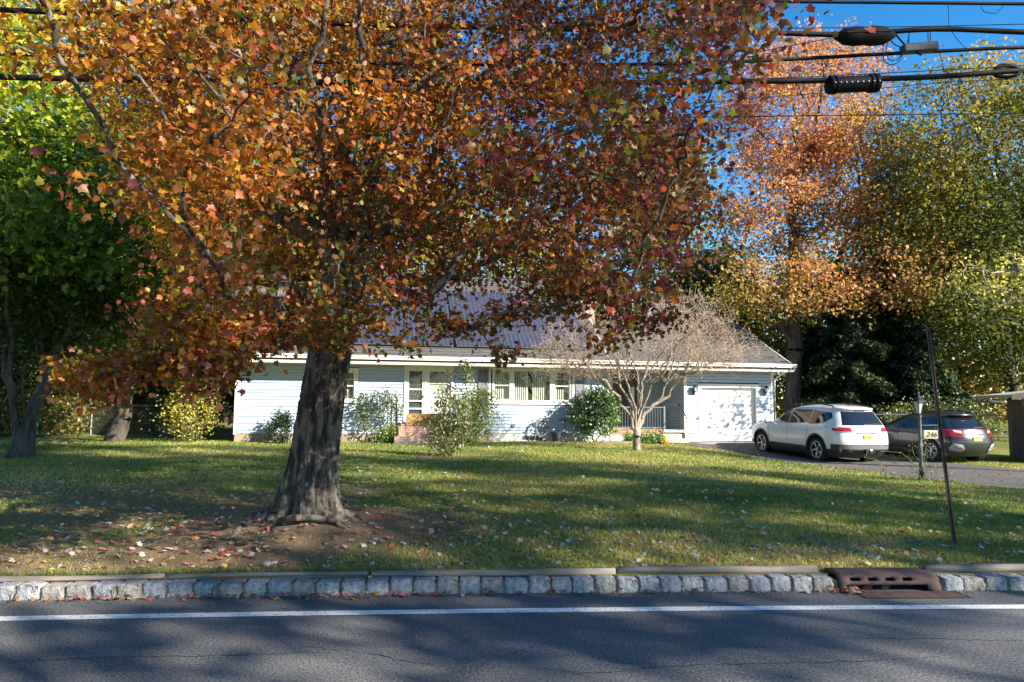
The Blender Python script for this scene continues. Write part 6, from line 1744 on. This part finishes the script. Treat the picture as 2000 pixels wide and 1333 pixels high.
FALL = [lin(c) for c in ((.48, .42, .36), (.56, .48, .42), (.40, .27, .18), (.45, .20, .07), (.42, .06, .04), (.50, .16, .12), (.55, .38, .08), (.22, .11, .06), (.36, .30, .26))]
FW = np.array([.17, .17, .17, .09, .07, .08, .06, .12, .07])
def fall_pos(n, g):
    u = g.random(n); t = .3 + (np.exp(u * math.log(1 + 19 / 2.6)) - 1) * 2.6
    x = g.uniform(-.78, .78, n) * (6.6 + t); y = kerb_y(x) + t
    dens_ = .30 + .9 * np.exp(-((x + 1.8) ** 2 / 18 + (y - 8.5) ** 2 / 14)) + .25 * fnoise(np.stack([x, y], -1), 51, 1.2)
    hu = (np.stack([x, y], -1) - np.array(HA[:2])) @ HX; hv = (np.stack([x, y], -1) - np.array(HA[:2])) @ HN
    k = (g.random(n) < dens_) & ~((hv > -.5) & (hu > -.2)) & (x < 15) & (np.hypot(x - TREE[0], y - TREE[1]) > .5)
    return np.stack([x, y], -1)[k]
pf = fall_pos(6200, g)
gut_n = 230                                                   # leaves caught in the gutter
xg = np.concatenate([g.uniform(-5, 2.9, 120), g.normal(-1.9, .9, 70), g.normal(3.05, .09, 40)]); yg = kerb_y(xg) - np.abs(g.normal(.02, .05, len(xg))) - .01
yg[-40:] = kerb_y(xg[-40:]) - np.abs(g.normal(.08, .05, 40))
lawnz = ground_z(pf[:, 0], pf[:, 1]); onl = pf[:, 1] > kerb_y(pf[:, 0]) + .3
dmask = in_poly(pf[:, 0], pf[:, 1], DRIVE_POLY)
zl_ = lawnz + np.where(dmask, .018, .024)
PF = np.concatenate([np.c_[pf, zl_], np.c_[xg, yg, np.full(len(xg), .012) + np.abs(g.normal(0, .012, len(xg)))]])
n_ = len(PF)
V, Fc = leaf_shape('mid'); Vf = V.copy(); Vf[:, 1] -= .4
Nn = g.normal(size=(n_, 3)) * np.array([.38, .38, 0]) + np.array([0, 0, 1]); Nn /= np.linalg.norm(Nn, axis=1)[:, None]
ph = g.uniform(0, 6.28, n_); Dd = np.stack([np.cos(ph), np.sin(ph), 0 * ph], -1); Dd -= (Dd * Nn).sum(1)[:, None] * Nn; Dd /= np.linalg.norm(Dd, axis=1)[:, None]; Xx = np.cross(Dd, Nn)
sz = g.uniform(.038, .080, n_); sz[-len(xg):] *= .8
flip = g.choice([-1, 1], n_)
ci = g.choice(len(FALL), n_, p=FW / FW.sum()); ci[-len(xg):] = g.choice([2, 3, 4, 5, 7, 7, 8], len(xg))
ccf = np.array(FALL)[ci] * g.uniform(.75, 1.15, n_)[:, None]
onn = np.arange(n_) < len(pf)
qq, dd = proj(PF)
vis = (qq[:, 0] > 6) & (qq[:, 0] < 1994) & (qq[:, 1] < 1325)
rank = np.where(vis & onn, sz / dd, 0); bigf = np.argsort(-rank)[:300]; restf = np.ones(n_, bool); restf[bigf] = False
k_ = len(Vf)
Wf = PF[:, None] + sz[:, None, None] * (Vf[None, :, 0:1] * Xx[:, None] + Vf[None, :, 1:2] * Dd[:, None] + (Vf[None, :, 2:3] * 1.3 * flip[:, None, None]) * Nn[:, None])
Wr = Wf[restf]; m_ = len(Wr)
np_mesh('fallen_leaves', Wr.reshape(-1, 3), (Fc[None] + (np.arange(m_) * k_)[:, None, None]).reshape(-1, 3), m_fallen, None, np.repeat(ccf[restf], k_, 0), False, 'stuff')
fm_ = []
for c_ in FALL:
    me = bpy.data.meshes.new('fallen_leaf'); Vq = Vf.copy(); Vq[:, 2] *= 1.3
    me.from_pydata([tuple(p_) for p_ in Vq], [], [tuple(int(i) for i in f_) for f_ in Fc])
    at = me.attributes.new('col', 'FLOAT_COLOR', 'POINT'); cv = np.ones((len(Vq), 4), np.float32); cv[:, :3] = c_; at.data.foreach_set('color', cv.ravel())
    me.materials.append(m_fallen); fm_.append(me)
FLAB = ['pale grey', 'pale buff', 'tan', 'orange', 'red', 'pink', 'yellow', 'brown', 'grey brown']
for i in bigf:
    o = bpy.data.objects.new('fallen_leaf', fm_[ci[i]]); col.objects.link(o); s_ = sz[i]
    o.matrix_world = Matrix([[Xx[i][r_] * s_, Dd[i][r_] * s_, Nn[i][r_] * s_, PF[i][r_]] for r_ in range(3)] + [[0, 0, 0, 1]])
    tag(o, FLAB[ci[i]] + ' fallen maple leaf lying on the lawn near the kerb', 'leaf', FLAB[ci[i]] + ' fallen leaves on the lawn')
# small weeds in the kerb joints
for x, lab in ((-2.55, 'small green weed sprouting at the kerb foot under the maple'), (-3.35, 'low weed tuft in the gutter near the sunken timber')):
    b = np.array([x, float(kerb_y(x)) - .02, 0.0])
    shrub('kerb_weed', lab, b, [((0, 0, .05), (.09, .05, .05), 1)], 12, 6, .035, limey, 'oval', .02, 300 + int(x * 10), cat='weed', sr=.003, stems=0)

# coarse grass along the timbers, grit in the gutter, cracks in the asphalt
g = np.random.default_rng(88)
n_ = 9000
xx = g.uniform(-6.4, 7.2, n_); xx = xx[~((xx > DX0 - .05) & (xx < DX1 + .05) & (g.random(n_) < .6))]; n_ = len(xx)
tt = .265 + np.abs(g.normal(0, .035, n_)); yy = kerb_y(xx) + tt
pa = fnoise(np.stack([xx, yy], -1), 61, 2.5); k_ = g.random(n_) < sstep(.25, .6, pa); xx, yy, tt = xx[k_], yy[k_], tt[k_]; n_ = len(xx)
hgt = g.uniform(.04, .10, n_) * (.5 + .7 * fnoise(np.stack([xx, yy], -1), 62, 3.0)); an = g.uniform(0, 6.28, n_); la = g.uniform(0, 6.28, n_); le = hgt * g.uniform(.3, 1, n_)
B0 = np.stack([xx, yy, ground_z(xx, yy) - .004], -1); sd_ = np.stack([np.cos(an), np.sin(an), 0 * an], -1) * .0032
tip = B0 + np.stack([np.cos(la) * le, np.sin(la) * le - .01, hgt], -1)
gc = palette(np.clip(g.normal(.45, .25, n_), 0, 1), [(0, (.06, .11, .015)), (.5, (.13, .18, .03)), (1, (.36, .30, .12))])
np_mesh('edge_grass', np.stack([B0 - sd_, B0 + sd_, tip], 1).reshape(-1, 3), np.arange(n_ * 3).reshape(-1, 3), m_blade, None, np.repeat(gc, 3, 0), False, 'stuff')
n_ = 5200
xx = g.uniform(-6, 6.5, n_); dd_ = np.abs(g.normal(0, .07, n_)) + .0; yy = kerb_y(xx) - dd_ - .004
k_ = (g.random(n_) < .35 + .65 * fnoise(np.stack([xx, yy * 0], -1), 63, 1.5)) & ~((xx > DX0 + .08) & (xx < DX1 + .1) & (dd_ < .3)); xx, yy = xx[k_], yy[k_]; n_ = len(xx)
sz = g.uniform(.003, .010, n_); an = g.uniform(0, 6.28, n_)
u1 = np.stack([np.cos(an), np.sin(an), 0 * an], -1) * sz[:, None]; u2 = np.stack([-np.sin(an), np.cos(an), 0 * an], -1) * sz[:, None]
C0 = np.stack([xx, yy, np.full(n_, .001)], -1); top4 = C0 + np.stack([0 * xx, 0 * xx, sz * .7], -1)
Vg = np.stack([C0 + u1, C0 + u2, C0 - u1 - u2 * .6, top4], 1).reshape(-1, 3)
Fg = (np.array([(0, 1, 3), (1, 2, 3), (2, 0, 3)])[None] + (np.arange(n_) * 4)[:, None, None]).reshape(-1, 3)
gc = palette(g.random(n_), [(0, (.06, .045, .035)), (.6, (.17, .13, .10)), (1, (.34, .30, .26))])
np_mesh('gutter_grit', Vg, Fg, m_fallen, None, np.repeat(gc, 4, 0), False, 'stuff')
m_tar = M('crack_tar', (.010, .010, .011), rough=.9)
def crack(x0, y0, x1, y1, wd, sd):
    gg = np.random.default_rng(sd); n = 40; t = np.linspace(0, 1, n)
    w1 = np.cumsum(gg.normal(0, .012, n)); w1 -= t * w1[-1]; w2 = np.cumsum(gg.normal(0, .012, n)); w2 -= t * w2[-1]
    X_ = x0 + (x1 - x0) * t + w1; Y_ = y0 + (y1 - y0) * t + w2; W_ = wd * np.clip(gg.normal(1, .5, n), .15, 2) * np.sin(np.pi * np.clip(t, .03, .97)) ** .4
    nx, ny = -(y1 - y0), (x1 - x0); L = math.hypot(nx, ny); nx, ny = nx / L, ny / L
    V = [(X_[i] + s_ * nx * W_[i], Y_[i] + s_ * ny * W_[i], .0022) for i in range(n) for s_ in (-1, 1)]
    MB().add(V, [(2 * i, 2 * i + 1, 2 * i + 3, 2 * i + 2) for i in range(n - 1)]).build('road_crack', m_tar, kind='structure')
crack(-3.4, 4.75, -1.2, 4.95, .0035, 1); crack(-1.6, 5.15, -.4, 4.7, .003, 2); crack(.4, 4.6, 2.9, 4.95, .0035, 3); crack(1.9, 5.4, 3.8, 5.25, .003, 4); crack(-.6, 4.45, .3, 5.2, .003, 5)
